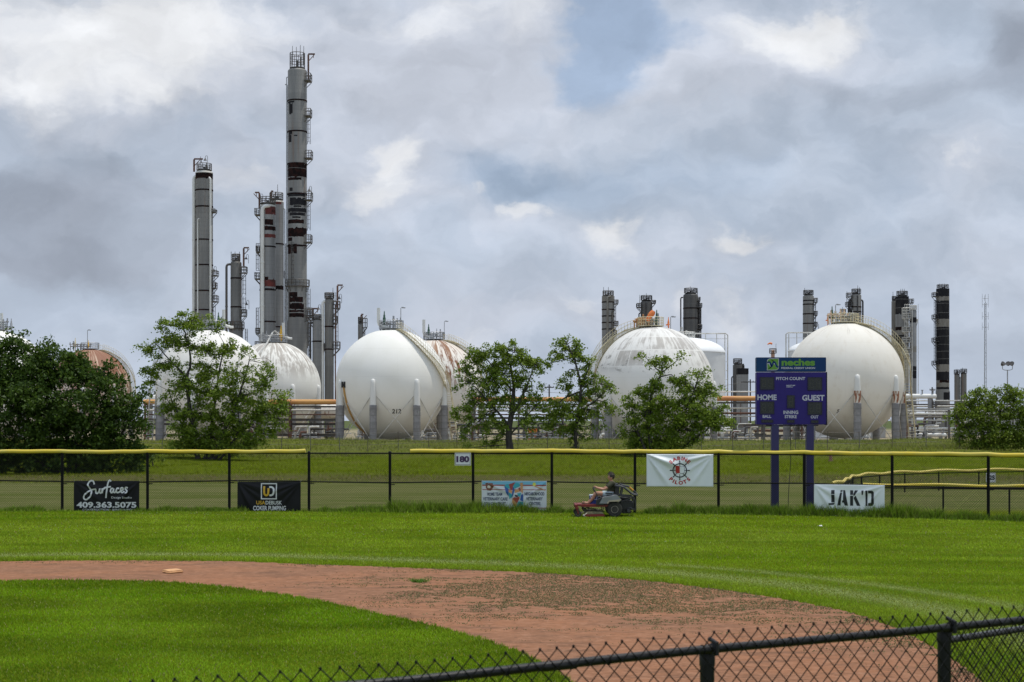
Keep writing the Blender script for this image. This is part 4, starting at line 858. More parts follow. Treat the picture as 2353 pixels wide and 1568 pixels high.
rack('low rusty pipe rack seen under the scoreboard', 1735, 1850, 285, [(966, 4, 'wpipe', .4), (990, 6, 'rpipe', .8), (985, 3, 'lsteel', .2)], [(978, 6, -.35), (1002, 6, -.35)], 5.0, 'steel')
rack('white pipe rack stretching right from the cream sphere', 2075, 2480, 285, [(951, 5, 'wpipe', .3), (958, 4, 'tan_skin', .9), (985, 6, 'wpipe', .2), (992, 4, 'wpipe', .9), (945, 3, 'lsteel', 1.2)], [(940, 3, -.35), (966, 3, -.35), (999, 3, -.35)], 7.5, 'steel', 'lsteel')
rack('distant grey pipe rack behind the banded tower', 2085, 2330, 345, [(934, 4, 'lsteel', .3), (942, 3, 'galv', .9), (921, 3, 'lsteel', .6)], [(930, 3, -.35), (955, 4, -.35)], 5.5, 'steel')
rack('grey pipe rack glimpsed through the low dense tree', 1400, 1620, 300, [(955, 5, 'lsteel', .3), (975, 4, 'wpipe', .8)], [(965, 4, -.35), (985, 5, -.35)], 6.5, 'steel')
def skid(label, px, Y, wpx, seed, mm=('galv', 'steel', 'wpipe', 'rpipe', 'lsteel', 'dsteel'), hmax=2.6):
    q = random.Random(seed); s = Y/FPX; w_ = wpx*s/2; root = thing('pipe_manifold', label, 'pipework', (X(px, Y), Y, GZ), group='pipe manifolds in the yard')
    for i in range(int(7+w_*2.6)):
        xx = q.uniform(-w_, w_); yy = q.uniform(-1.2, 1.2); h = q.uniform(.7, hmax); rr = q.uniform(.06, .2); mb = MB(); m_ = M[q.choice(mm)]
        mb.tube([(xx, yy, 0), (xx, yy, h-.3), (xx+.12, yy, h-.05), (xx+.4, yy, h), (xx+q.uniform(.8, 2.4), yy, h)], rr, 8)
        mb.lathe([(rr, 0), (rr*2, .04), (rr*2, .16), (rr, .2)], c=(xx, yy, h*.45), n=10)
        mb.tube([(xx, yy-rr, h*.45+.1), (xx, yy-rr-.3, h*.45+.1)], .04, 6); mb.lathe([(.22, 0), (.22, .05)], c=(xx, yy-rr-.3, h*.45+.1), n=12, axis='y'); mb.build('riser', m_, root)
    mb = MB(); mb.tube([(-w_, -.6, .5), (w_, -.6, .5)], .14, 8); mb.tube([(-w_, .5, .95), (w_*.8, .5, .95)], .11, 8); mb.build('header_pipe', M[mm[0]], root)
    mb = MB(); mb.rbox((-w_, -1.1, 0), (w_, 1.0, .14), .03); mb.build('base', M['conc'], root); return root
for (lab, px, Y, wp) in [('pipework between the left tree and the grimy sphere', 600, 280, 60), ('pipework under the grimy sphere beside the rusty post', 700, 268, 60), ('pipework left of the clean sphere legs', 760, 280, 40), ('pipework below the clean sphere', 880, 280, 120), ('pipework behind the right legs of the clean sphere', 1000, 270, 70), ('pipework left of the tree with the thick trunk', 1070, 262, 60),
   ('pipework between the thick trunk and the slim forked trunk', 1240, 262, 110), ('pipework below the left side of the stained sphere', 1400, 262, 60), ('pipework behind the low dense tree', 1540, 268, 90), ('pipework between the dense tree and the scoreboard posts', 1690, 258, 90), ('pipework between the two scoreboard posts', 1815, 262, 70), ('pipework under the cream sphere', 1940, 268, 110), ('pipework right of the cream sphere stair', 2100, 272, 60), ('tall pipework before the banded tower', 2130, 330, 60), ('pipework right of the banded tower foot', 2215, 335, 60)]:
    skid(lab, px, Y, wp, int(px), hmax=3.0 if Y < 300 else 6.0)
def shed(label, px, py, wpx, Y, m_, d=3.0):
    s = Y/FPX; w_ = wpx*s/2; h = Z(py, Y)-GZ; root = thing('equipment_shed', label, 'shed', (X(px, Y), Y, GZ)); MB().box((-w_, 0, 0), (w_, d, h)).build('wall', m_, root)
    mb = MB(); mb.prism([(-w_-.2, h+.004), (w_+.2, h+.004), (w_+.2, h+.1), (0, h+.5), (-w_-.2, h+.1)], -.25, d+.25); mb.build('roof', M['galv'], root); MB().box((-w_*.3, -.05, 0), (w_*.2, -.004, min(2.1, h*.8))).build('door', M['steel'], root)
shed('pale equipment shed behind the middle trees', 1290, 985, 70, 310, M['aux']); shed('grey control hut behind the cream sphere legs', 2015, 985, 40, 300, M['aux']); shed('long pale shed right of the banded tower', 2290, 960, 110, 360, M['aux']); shed('white hut left of the scoreboard posts', 1655, 985, 30, 300, mat('white wall', (.68, .68, .66), .6)); shed('rusty orange cabinet shed between the middle trees', 1225, 985, 22, 275, M['orange'])
# yellow frame by the clean sphere
root = thing('step_frame', 'small yellow step frame standing beside the clean sphere', 'steps', (X(806, 246), 246, GZ)); mb = MB()
for yy in (-.4, .4): mb.tube([(-1.2, yy, 0), (-.9, yy, 1.4), (.5, yy, 1.5), (1.1, yy, 0)], .07, 6)
mb.build('frame', M['ysteel'], root); mb = MB(); [mb.box((.5+.15*k, -.4, 1.3-.33*k), (.75+.15*k, .4, 1.36-.33*k)) for k in range(4)]; mb.build('tread', M['ysteel'], root)

# ------------------------------------------------------------------ masts, poles, lines
root = thing('radio_mast', 'thin pale lattice radio mast far at the right', 'mast', (X(2264, 520), 520, GZ)); s_ = 520/FPX; zt = Z(676, 520)-GZ; mb = MB(); mh = mat('haze tinted steel', (.40, .42, .46), .6)  # mast colour is paled to stand in for distance haze
for k in range(3): a = k*2.094; mb.tube([(.45*math.cos(a), .45*math.sin(a), 0), (.28*math.cos(a), .28*math.sin(a), zt-3)], .10, 4)
for k in range(int(zt/1.4)): a = k*2.094; z_ = k*1.4; mb.tube([(.42*math.cos(a), .42*math.sin(a), z_), (.42*math.cos(a+2.094), .42*math.sin(a+2.094), z_+1.4)], .06, 4)
mb.build('lattice', mh, root); mb = MB()
for py in (686, 700, 728, 752): z_ = Z(py, 520)-GZ; mb.tube([(-1.0, 0, z_), (1.0, 0, z_)], .07, 4); mb.tube([(-1.0, 0, z_-1), (-1.0, 0, z_+1.5)], .06, 4); mb.tube([(1.0, 0, z_-1), (1.0, 0, z_+1.5)], .06, 4)
mb.tube([(0, 0, zt-3), (0, 0, zt)], .06, 4); mb.build('antenna', mh, root)
root = thing('floodlight_pole', 'floodlight pole with a pair of lamps above the right tree', 'light pole', (X(2315, 260), 260, GZ)); zt = Z(851, 260)-GZ
mb = MB(); mb.tube([(0, 0, 0), (0, 0, zt)], [.14, .09], 8); mb.build('pole', M['galv'], root); mb = MB(); mb.tube([(-.85, 0, zt+.75), (-.8, 0, zt+.15), (-.4, 0, zt), (.4, 0, zt), (.8, 0, zt+.15), (.85, 0, zt+.75)], .06, 6); mb.build('crossarm', M['galv'], root)
for xx in (-.85, .15, .75):
    mb = MB(); mb.lathe([(.12, .25), (.3, 0), (.42, -.32), (.40, -.34), (.1, -.3)], c=(0, 0, 0), n=14, axis='y'); h = mb.build('floodlight', M['dsteel'], root, loc=(xx, 0, zt+.95)); h.rotation_euler = (R(-35), 0, R(30 if xx < 0 else -30))
def upole(label, px, py, Y, w_=.5):
    root = thing('utility_pole', label, 'utility pole', (X(px, Y), Y, GZ)); zt = Z(py, Y)-GZ; MB().tube([(0, 0, 0), (0, 0, zt)], [.2, .14], 8).build('pole', M['timber'], root); mb = MB(); mb.box((-w_*2, -.3, zt-.7), (w_*2, -.17, zt-.5)); mb.build('crossarm', M['timber'], root)
    mb = MB(); [mb.lathe([(.07, 0), (.09, .1), (.05, .22)], c=(xx, -.23, zt-.5), n=8) for xx in (-w_*1.8, -w_*.6, w_*.6, w_*1.8)]; mb.build('insulator', M['galv'], root)
upole('dark utility pole between the two middle trees', 1262, 884, 330); upole('dark utility pole against the left edge of the scoreboard', 1724, 872, 340, 1.0); upole('dark utility pole in front of the banded tower', 2142, 925-35, 330, .3); upole('dark utility pole in the gap beside the thick trunked tree', 1172, 890, 330)
def wire(label, pts, Y0, Y1, sag):
    n = 24; mb = MB(); a, b_ = Vector(P(pts[0], pts[1], Y0)), Vector(P(pts[2], pts[3], Y1)); mb.tube([a.lerp(b_, i/n)-Vector((0, 0, 4*sag*(i/n)*(1-i/n))) for i in range(n+1)], .035, 4); tag(mb.build('power_line', M['dsteel']), label, 'cable')
wire('power line sagging from the banded tower to the right edge', (2142, 892+50, 2480, 893), 330, 240, 1.2); wire('power line strung between the poles behind the middle trees', (1172, 893, 1724, 876), 330, 340, 2.0)
# ------------------------------------------------------------------ trees
def leaf_mat(name, a, b_, dark):
    m = bpy.data.materials.new(name); m.use_nodes = True; b = NB(m.node_tree); p = m.node_tree.nodes['Principled BSDF']
    g = b.n('ShaderNodeNewGeometry'); t = b.n('ShaderNodeTexCoord'); rnd = g.outputs['Random Per Island']
    c = b.mix(b.ss(b.noise(t.outputs['Object'], .9, 4), .35, .65), a, b_); c = b.mix(b.ss(rnd, .35, 1.0, 0, .75), c, dark)
    c = b.mix(b.ss(rnd, .06, .0), c, (b_[0]*1.6, b_[1]*1.35, b_[2]*1.4))
    b.put(p.inputs['Base Color'], c); p.inputs['Roughness'].default_value = .5; p.inputs['Specular IOR Level'].default_value = .2
    tr = b.n('ShaderNodeBsdfTranslucent'); b.put(tr.inputs[0], c); mx = b.n('ShaderNodeMixShader'); mx.inputs[0].default_value = .36
    b.put(mx.inputs[1], p.outputs[0]); b.put(mx.inputs[2], tr.outputs[0]); b.put(m.node_tree.nodes['Material Output'].inputs[0], mx.outputs[0]); return m
M_BARK = mat('bark', (.060, .052, .044), .9, 0, (.025, .022, .019), 5.0, (2, 2, .4), .4, .65, bump=.6, bscale=14)
L_DARK = leaf_mat('dark evergreen leaves', (.052, .098, .013), (.085, .145, .020), (.022, .046, .009))
L_MID = leaf_mat('mid green leaves', (.170, .255, .024), (.240, .325, .042), (.065, .110, .015))
L_LITE = leaf_mat('bright green leaves', (.165, .240, .022), (.225, .300, .038), (.06, .10, .014))
def leaf_mesh(name, pts, size, m, parent, up=.35):
    n = len(pts); pts = np.asarray(pts)
    nrm = rng.normal(size=(n, 3)); nrm[:, 2] = np.abs(nrm[:, 2])*(.6+up)+.15; nrm /= np.linalg.norm(nrm, axis=1)[:, None]
    t = rng.normal(size=(n, 3)); t -= nrm*(t*nrm).sum(1)[:, None]; t /= np.linalg.norm(t, axis=1)[:, None]+1e-9; bt = np.cross(nrm, t)
    s = (size*rng.uniform(.55, 1.35, n))[:, None]; wd = rng.uniform(.42, .7, n)[:, None]
    fold = nrm*s*.18
    V_ = np.concatenate([pts-t*s, pts-bt*s*wd+fold, pts+t*s, pts+bt*s*wd+fold]); i = np.arange(n)
    return big_mesh(name, V_, np.stack([i, i+n, i+2*n, i+3*n], -1), m, parent=parent)
def tree(label, base, Y, stems, blobs, leaf, lm, trunk_r, name='leafy_tree', cat='tree', per=26, cl=.34, dz=.85, dens=1.0, low=None, twig=.35, group='trees before the refinery', seed=1):
    """stems: picture points of each trunk or limb; blobs: (px, py, rx, ry, weight) leaf masses in picture units, given real depth here"""
    q = np.random.default_rng(seed); s = Y/FPX; bx, by = base; gz = float(zg(X(bx, Y), Y)); root = thing(name, label, cat, (X(bx, Y), Y, gz), group=group)
    def loc(px, py, d=0.0): return np.array([(px-bx)*s, d, Z(py, Y)-gz])
    mb = MB(); ends = []
    for st in stems:
        d = q.normal(0, .25); pts = [loc(p[0], p[1], d*i/max(1, len(st)-1)*2) for i, p in enumerate(st)]
        if st[0][1] >= by-3: pts[0][2] = -.25
        pts = smooth_pts(pts, 5); r0 = st[0][2] if len(st[0]) > 2 else trunk_r
        rs = [max(.018, r0*(1-.78*(i/(len(pts)-1))**.8)) for i in range(len(pts))]
        if st[0][1] >= by-3: rs[0] *= 1.5; rs[1] *= 1.15
        pts = [p+q.normal(0, .025, 3) for p in pts]; mb.tube(pts, rs, 8); ends += [(p, r_) for p, r_ in zip(pts[3:], rs[3:])]
    E = np.array([e[0] for e in ends]); leaves = []
    for bi, (px, py, rx, ry, wt) in enumerate(blobs):
        dep = min((rx+ry)/2*dz, 95)*s; c0 = loc(px, py, q.normal(0, .25)*dep)
        n = max(2, int(wt*dens*(rx*ry*s*s)/(cl*cl)*1.25)); 
        u = q.normal(size=(n, 3)); u /= np.linalg.norm(u, axis=1)[:, None]; u *= (q.random(n)**.42)[:, None]
        cc = c0+u*np.array([rx*s, dep, ry*s]); cc += q.normal(0, .12, cc.shape)
        cc = cc[cc[:, 2] > .05]
        # limb from the nearest limb point to the mass, twigs to some of its clumps
        k = int(np.argmin(((E-c0)**2).sum(1)+.6*np.maximum(0, E[:, 2]-c0[2])**2)); e0, er = ends[k]; mid = (e0+c0)/2+q.normal(0, .15, 3)+np.array([0, 0, .1])
        pp = smooth_pts([e0, mid, c0], 4); mb.tube(pp, [max(.02, min(er*.75, .05 if c0[2] < 2.2 else 1))*(1-.7*i/(len(pp)-1)) for i in range(len(pp))], 6)
        for c_ in cc[:int(len(cc)*twig)]:
            m2 = (c0+c_)/2+q.normal(0, .1, 3); st_ = c0*.55+(e0+c0)/2*.45; mb.tube([st_, m2, c_], [.035, .022, .008], 4, cap=False)
        for c_ in cc:
            m_ = int(per*q.uniform(.5, 1.4)); sc = cl*q.uniform(.55, 1.15); o = q.normal(size=(m_, 3))*np.array([sc*.75, sc*.75, sc*.42]); o[:, 2] -= .25*(o[:, 0]**2+o[:, 1]**2)/max(sc, .1)
            leaves.append(c_+o)
    L_ = np.concatenate(leaves); L_ = L_[L_[:, 2] > .03]
    mb.build('trunk', M_BARK, root, ang=80); leaf_mesh('crown', L_, leaf, lm, root); print('tree', label[:30], len(L_)); return root
tree('big dense dark evergreen bush filling the left edge', (160, 1100), 84, [[(160,1100,.16),(150,1000),(120,900),(90,830)], [(170,1100,.14),(200,980),(230,880),(240,830)], [(150,1100,.12),(70,1000),(20,900)], [(175,1100,.12),(270,1010),(310,930)], [(150,1100,.12),(-40,980),(-90,900)]],
  [(30,845,95,75,1.0),(110,840,75,60,1.0),(10,790,50,32,.7),(60,785,30,22,.6),(150,845,60,44,1.0),(205,846,54,42,.95),(260,884,44,38,.95),(150,920,130,70,1.0),(60,930,110,70,1.0),(250,950,80,60,.9),(296,940,30,30,.7),(320,985,26,34,.6),(-60,880,90,110,.9),(30,1010,130,60,1.0),(160,1010,130,60,1.0),(275,1020,70,55,.9),(330,1035,34,30,.7),(90,1070,160,45,1.0),(240,1075,90,40,.9),(-60,1030,100,90,.9),(-170,930,90,130,.9),(120,800,30,18,.6),(326,905,10,18,.3)],
  .10, L_DARK, .16, 'evergreen_bush', 'bush', per=90, cl=.40, dens=2.0, twig=.12, group=None, seed=3)
tree('tall airy tree with several trunks, dense at its foot', (470, 1042), 100, [[(455,1045,.17),(440,960),(432,880),(440,820),(425,760)], [(470,1045,.13),(490,950),(500,860),(512,790)], [(478,1045,.13),(530,960),(560,880),(575,830)], [(462,1045,.12),(410,960),(385,900)], [(482,1045,.11),(570,980),(625,920)], [(440,880,.08),(395,830),(360,790)], [(500,1045,.10),(545,1000),(548,930)]],
  [(440,738,44,22,.9),(395,745,30,20,.6),(495,752,24,12,.5),(385,775,34,20,.7),(345,800,28,20,.7),(430,790,38,24,.6),(350,850,26,26,.6),(338,878,14,16,.5),(400,838,34,24,.6),(470,800,36,26,.6),(515,800,32,28,.7),(560,805,18,18,.45),(475,850,44,30,.6),(540,860,40,30,.6),(585,830,18,20,.45),(420,890,38,34,.8),(490,905,50,34,.8),(555,910,46,34,.8),(610,880,32,30,.7),(645,920,24,28,.7),(385,930,26,28,.7),(450,950,54,32,.9),(530,965,60,34,.95),(605,950,46,32,.85),(645,965,22,22,.6),(420,990,36,28,.9),(490,1005,70,30,1.0),(565,1005,50,28,.8),(430,1025,50,22,1.1),(510,1030,60,18,1.0),(610,1000,26,24,.5),(625,835,12,12,.3)],
  .082, L_MID, .17, per=66, cl=.30, dens=2.6, seed=5)
tree('broad leafy tree with one thick dark trunk', (1172, 1060), 108, [[(1172,1060,.30),(1170,1000),(1176,940),(1180,890),(1170,830)], [(1176,960,.12),(1205,900),(1225,850)], [(1172,980,.10),(1120,920),(1085,880)], [(1178,900,.09),(1140,850),(1110,815)], [(1172,1000,.08),(1215,950),(1235,930)]],
  [(1110,808,34,20,.8),(1150,800,30,18,.8),(1185,805,26,18,.75),(1095,838,34,22,.7),(1145,838,44,26,.85),(1200,830,38,22,.8),(1228,838,22,20,.6),(1240,850,14,16,.4),(1065,850,20,18,.6),(1075,880,28,22,.6),(1130,875,44,26,.8),(1190,870,38,26,.7),(1225,890,24,18,.5),(1085,920,36,28,.6),(1145,920,40,32,.7),(1205,925,36,26,.65),(1235,935,18,20,.6),(1060,945,22,26,.5),(1100,965,30,30,.5),(1145,975,30,30,.55),(1210,965,30,24,.5),(1060,990,18,24,.4),(1110,1005,20,22,.35),(1140,1015,20,20,.35),(1215,985,20,18,.3),(1075,1030,14,16,.3),(1172,1048,44,12,.7)],
  .085, L_MID, .30, per=62, cl=.29, dens=2.4, seed=7)
tree('slender tree with a forked trunk left of the stained sphere', (1325, 1056), 108, [[(1325,1056,.17),(1322,1010),(1328,950),(1335,890),(1320,830),(1305,795)], [(1325,1005,.10),(1300,985),(1290,965)], [(1330,950,.09),(1370,920),(1395,890)], [(1332,900,.08),(1290,920),(1270,940)], [(1334,890,.06),(1350,850),(1352,830)]],
  [(1300,792,28,15,.8),(1330,800,20,14,.7),(1285,815,24,15,.7),(1265,835,18,12,.55),(1322,822,26,16,.75),(1348,825,16,16,.6),(1340,850,18,18,.5),(1305,858,16,18,.35),(1300,885,20,24,.5),(1345,880,28,20,.6),(1380,880,26,20,.75),(1405,892,14,16,.6),(1365,905,30,18,.65),(1330,915,34,20,.6),(1285,935,34,20,.75),(1260,955,26,20,.75),(1310,955,40,22,.8),(1355,945,34,22,.7),(1395,935,20,18,.5),(1270,980,24,18,.55),(1320,985,36,18,.6),(1365,975,24,16,.4),(1345,1005,26,12,.35),(1290,1000,20,14,.35),(1325,1046,34,12,.8),(1310,1030,20,14,.35)],
  .082, L_MID, .17, per=62, cl=.28, dens=2.4, seed=9)
tree('low dense tree with one bare sprig rising above it', (1500, 1050), 104, [[(1500,1050,.15),(1490,980),(1500,900),(1520,860),(1522,835)], [(1510,1050,.13),(1560,990),(1590,930)], [(1495,1050,.12),(1460,980),(1450,920)], [(1515,1050,.11),(1610,1000),(1650,960)], [(1520,860,.05),(1495,835),(1478,818)], [(1520,858,.05),(1548,835),(1566,820)], [(1560,985,.08),(1600,880),(1608,855)]],
  [(1480,816,18,8,.6),(1503,828,22,12,.75),(1528,822,20,12,.75),(1556,822,14,9,.55),(1515,845,16,10,.4),(1515,880,26,18,.7),(1545,875,22,16,.6),(1570,880,28,22,.7),(1612,862,22,14,.55),(1600,890,30,18,.6),(1470,905,26,16,.65),(1510,915,44,24,.85),(1570,920,44,24,.8),(1620,905,30,22,.7),(1648,895,18,16,.5),(1450,930,24,16,.7),(1480,950,42,26,.9),(1545,955,50,28,.95),(1610,950,42,28,.9),(1650,945,26,22,.75),(1672,965,20,16,.7),(1440,960,16,14,.5),(1460,990,34,24,.9),(1520,995,50,28,1.0),(1580,990,44,24,.75),(1635,980,30,20,.55),(1475,1025,40,20,1.1),(1530,1030,46,18,1.1),(1580,1022,24,16,.6)],
  .082, L_MID, .15, per=70, cl=.29, dens=2.6, seed=11)
tree('bushy bright green tree at the right edge', (2270, 1034), 112, [[(2270,1036,.13),(2255,980),(2240,930),(2225,900)], [(2275,1036,.12),(2300,970),(2310,920)], [(2280,1036,.11),(2340,980),(2360,930)], [(2262,1036,.10),(2215,980),(2190,955)]],
  [(2245,900,26,16,.7),(2225,925,26,18,.75),(2275,915,28,18,.65),(2310,905,28,20,.75),(2345,905,24,22,.75),(2200,950,24,18,.75),(2245,950,40,22,.9),(2300,945,40,24,.85),(2350,945,34,26,.85),(2190,965,20,12,.6),(2225,985,32,22,.95),(2280,990,44,26,1.0),(2335,990,40,26,1.0),(2375,960,30,40,.85),(2245,1015,34,18,1.1),(2300,1020,44,16,1.1),(2355,1015,36,20,1.0),(2210,1008,16,16,.6),(2205,935,10,12,.4),(2325,885,14,10,.4)],
  .082, L_LITE, .13, per=70, cl=.30, dens=2.6, seed=13)
tree('tree beyond the right edge, only its outer leaves in view', (2440, 1036), 106, [[(2440,1036,.2),(2435,960),(2420,880)], [(2440,1000,.1),(2390,930),(2360,890)]],
  [(2420,850,50,30,.8),(2370,878,22,16,.7),(2358,905,14,14,.5),(2400,910,40,30,.8),(2450,900,50,50,.8),(2430,970,60,50,.8)], .085, L_MID, .2, per=50, cl=.30, dens=.8, group='trees before the refinery', seed=15)
# small shrubs on the bank
tree('low scrub bush at the foot of the dark evergreen', (352, 1040), 92, [[(352,1062,.05),(350,1045),(348,1030)]], [(352,1040,22,18,.9),(335,1050,18,16,.8),(372,1052,16,10,.6)], .07, L_LITE, .05, 'shrub', 'shrub', per=60, cl=.25, group='shrubs on the bank', seed=17)
tree('scrub bush at the left foot of the low dense tree', (1450, 1052), 104, [[(1450,1062,.05),(1448,1045),(1446,1036)]], [(1450,1045,24,12,.9),(1475,1050,20,10,.8)], .07, L_MID, .05, 'shrub', 'shrub', per=60, cl=.25, group='shrubs on the bank', seed=19)

# ------------------------------------------------------------------ chain-link
def wires(mb, path, z0, z1, pitch, r, tilt=0.0, knuckle=0.0, off=.0):
    """two families of diagonal wires over a polyline path in plan; z0, z1 may vary along it"""
    P_ = np.array(path, float); d = np.concatenate([[0], np.cumsum(np.linalg.norm(np.diff(P_, axis=0), axis=1))]); Lx = d[-1]
    f0 = (lambda s: np.interp(s, d, z0)) if hasattr(z0, '__len__') else (lambda s: z0)
    f1 = (lambda s: np.interp(s, d, z1)) if hasattr(z1, '__len__') else (lambda s: z1)
    def pt(s, z, o): 
        x, y = np.interp(s, d, P_[:, 0]), np.interp(s, d, P_[:, 1]); return Vector((x, y+o, z))
    H = float(np.max(f1(d))-np.min(f0(d))); n = int((Lx+H)/pitch)+1
    V0 = []; F0 = []
    for sg in (1, -1):
        for k in range(-int(H/pitch)-1, n+1):
            a = k*pitch; pts = []
            # start at the top edge at s=a and run down
            s_top = a; zt = float(f1(np.clip(s_top, 0, Lx))); ln = zt-float(f0(np.clip(s_top, 0, Lx)))
            s0, s1 = s_top, s_top+sg*ln; lo, hi = 0.0, 1.0
            if abs(s1-s0) > 1e-9:
                for lim in (0.0, Lx):
                    t = (lim-s0)/(s1-s0)
                    if (lim == 0 and sg > 0) or (lim == Lx and sg < 0): lo = max(lo, t)
                    else: hi = min(hi, t)
            if hi-lo < 1e-3: continue
            m = max(1, int((hi-lo)*ln/.7))
            for i in range(m+1):
                t = lo+(hi-lo)*i/m; pts.append(pt(s0+(s1-s0)*t, zt-ln*t, sg*r*1.02+off))
            mb.tube(pts, r, 3, cap=False)
            if knuckle and lo == 0.0 and sg > 0: p = pts[0]; mb.tube([p-Vector((0, 0, knuckle*.9)), p+Vector((0, 0, knuckle*.5))], [r*1.9, r*1.7], 5)
    return mb
M_VINYL = mat('black vinyl coated wire', (.006, .006, .006), .6, spec=.2)
M_POST = mat('black painted post', (.006, .006, .0065), .6, 0, (.014, .013, .012), 3.0, lo=.5, hi=.75, spec=.15)
M_CAP = mat('yellow fence cap', (.66, .49, .035), .45, 0, (.58, .47, .08), 1.2, lo=.4, hi=.7)
post_px = [-240, -45, 143, 339, 527, 710, 896, 1087, 1268, 1459, 1651, 1848, 2050, 2271, 2500, 2740]
pp = [Vector((X(p, fenceY(p)), fenceY(p), 0)) for p in post_px]
root = thing('outfield_fence', 'tall black chain-link outfield fence topped with yellow tubing', 'fence', tuple(pp[7])); o0 = pp[7]
pl_ = [p-o0 for p in pp]; TOPZ = [1.94+.02*math.sin(i*2.3) for i in range(len(pl_))]
for p in pl_: mb = MB(); mb.tube([(p.x, p.y, -.1), (p.x, p.y, 1.94)], .046, 10); mb.lathe([(.052, 1.9), (.052, 1.95), (.02, 1.98)], c=(p.x, p.y, 0), n=10); mb.build('post', M_POST, root)
dense = [(X(p, fenceY(p))-o0.x, fenceY(p)-o0.y-.062) for p in np.linspace(-240, 2740, 90)]
mb = MB(); wires(mb, dense, .03, 1.9, .0735, .0036); mb.build('chain_mesh', M_VINYL, root)
mb = MB(); mb.tube([(p.x, p.y-.01, 1.905) for p in pl_], .024, 8); mb.build('top_rail', M_POST, root)
for i in range(len(pl_)-1):
    a, b_ = pl_[i], pl_[i+1]; mb = MB(); z0, z1 = .975+.03*math.sin(i*1.9), .975+.03*math.sin(i*1.9+1.4); mb.tube([(a.x+.04, a.y+.01, z0), (b_.x-.04, b_.y+.01, z1)], .021, 8)
    mb.tube([(a.x+.03, a.y-.04, z0-.06), (a.x+.17, a.y-.03, z0-.06)], .018, 6); mb.build('middle_rail', M_POST, root)
def cap_run(pa, pb):
    mb = MB(); pts = []; n = int((pb-pa)/18)
    for i in range(n+1):
        px = pa+(pb-pa)*i/n; Y = fenceY(px); k = min(abs(px-q) for q in post_px); z = 1.95+.035*math.exp(-((px-1250)/500)**2)+.016*math.exp(-(k/16)**2)+.008*math.sin(px*.021)+.006*math.sin(px*.073); pts.append((X(px, Y)-o0.x, Y-o0.y-.005, z))
    mb.tube(pts, .066, 12); mb.build('yellow_cap', M_CAP, root)
    mb = MB()
    for px in np.arange(pa+25, pb, 46): Y = fenceY(px); mb.tube([(X(px, Y)-o0.x, Y-o0.y-.03, 1.89), (X(px, Y)-o0.x, Y-o0.y-.03, 1.83)], .006, 4)
    mb.build('cable_tie', M_POST, root)
cap_run(-240, 702); cap_run(943, 2740)

# low fences of the neighbouring field
def low_fence(label, pts, h, posts, capr, cap_m, start_cap=0, rail_drop=.1, sags=.02, base=0.0):
    P_ = [Vector((X(p, Y), Y, 0)) for p, Y in pts]; o = P_[0]; root = thing('low_fence', label, 'fence', tuple(o), group='low fences of the neighbouring field'); L_ = [p-o for p in P_]
    a = np.array([(p.x, p.y) for p in L_]); d = np.concatenate([[0], np.cumsum(np.linalg.norm(np.diff(a, axis=0), axis=1))]); at_ = lambda s: (np.interp(s, d, a[:, 0]), np.interp(s, d, a[:, 1]))
    mb = MB(); wires(mb, [at_(s) for s in np.linspace(0, d[-1], 40)], .03, h-.06, .09, .0024); mb.build('chain_mesh', M_VINYL, root)
    mb = MB(); mb.tube([(*at_(s), h-rail_drop) for s in np.linspace(0, d[-1], 30)], .022, 6); mb.build('top_rail', M_POST, root)
    for s in posts: x, y = at_(s*d[-1]); MB().tube([(x, y, -.05), (x, y, h-.02)], .03, 8).build('post', M_POST, root)
    mb = MB(); mb.tube([(*at_(s), h+sags*math.sin(s*2.1)) for s in np.linspace(start_cap*d[-1], d[-1], 60)], capr, 10); mb.build('yellow_cap', cap_m, root); return root
M_CAP2 = mat('sun bleached yellow cap', (.62, .50, .12), .6, 0, (.50, .40, .08), 4.0)
low_fence('low black fence with bright yellow cap just behind the white banner', [(1880, 50.6), (1985, 50.2), (2130, 49.6), (2353, 48.9), (2600, 48.3)], .93, [.0, .21, .41, .62, .84, 1.0], .05, M_CAP, start_cap=.15)
low_fence('curved low fence with bleached yellow cap beside the 125 sign', [(1912, 53.2), (1935, 54.8), (1948, 57.5), (1962, 60.5), (1990, 62.2), (2040, 64.0), (2130, 66.0), (2250, 67.5), (2400, 68.6), (2620, 70)], .84, [.0, .12, .2, .27, .34, .42, .5, .59, .68, .77, .88, 1.0], .055, M_CAP2, sags=.03)
# wire fence on the bank
bp = [(px, 112.0) for px in (300, 372, 440, 508, 577, 646, 713, 780, 845, 915, 985, 1050, 1118, 1190, 1258, 1330, 1400, 1470, 1540, 1612, 1684, 1755, 1828, 1901, 1975, 2050, 2128, 2205, 2282, 2360, 2440)]
root = thing('wire_fence', 'old grey wire fence along the top of the grassy bank', 'fence', (X(1190, 112), 112, 0)); M_OLD = mat('dull grey wire', (.14, .135, .125), .6, .2, (.10, .07, .05), 2.0)
pts = [(X(p, Y)-X(1190, 112), 0, float(zg(X(p, Y), Y))) for p, Y in bp]
for i, p in enumerate(pts): le = random.uniform(-.04, .04)+(.12 if 300 < bp[i][0] < 760 and i % 2 else 0); MB().tube([(p[0], 0, p[2]-.1), (p[0]+le*.3, 0, p[2]+.8), (p[0]+le, 0, p[2]+1.32)], .026, 6).build('post', M_OLD, root)
for h in (.45, .85, 1.25): MB().tube([(p[0], .03, p[2]+h) for p in pts], .011, 4, cap=False).build('strand', M_OLD, root)
mb = MB(); k = 7; wires(mb, [(p[0], .02) for p in pts[k:]], [p[2]+.05 for p in pts[k:]], [p[2]+1.25 for p in pts[k:]], .11, .0024); mb.build('chain_mesh', mat('grey galvanised wire', (.20, .20, .19), .5, .3), root)
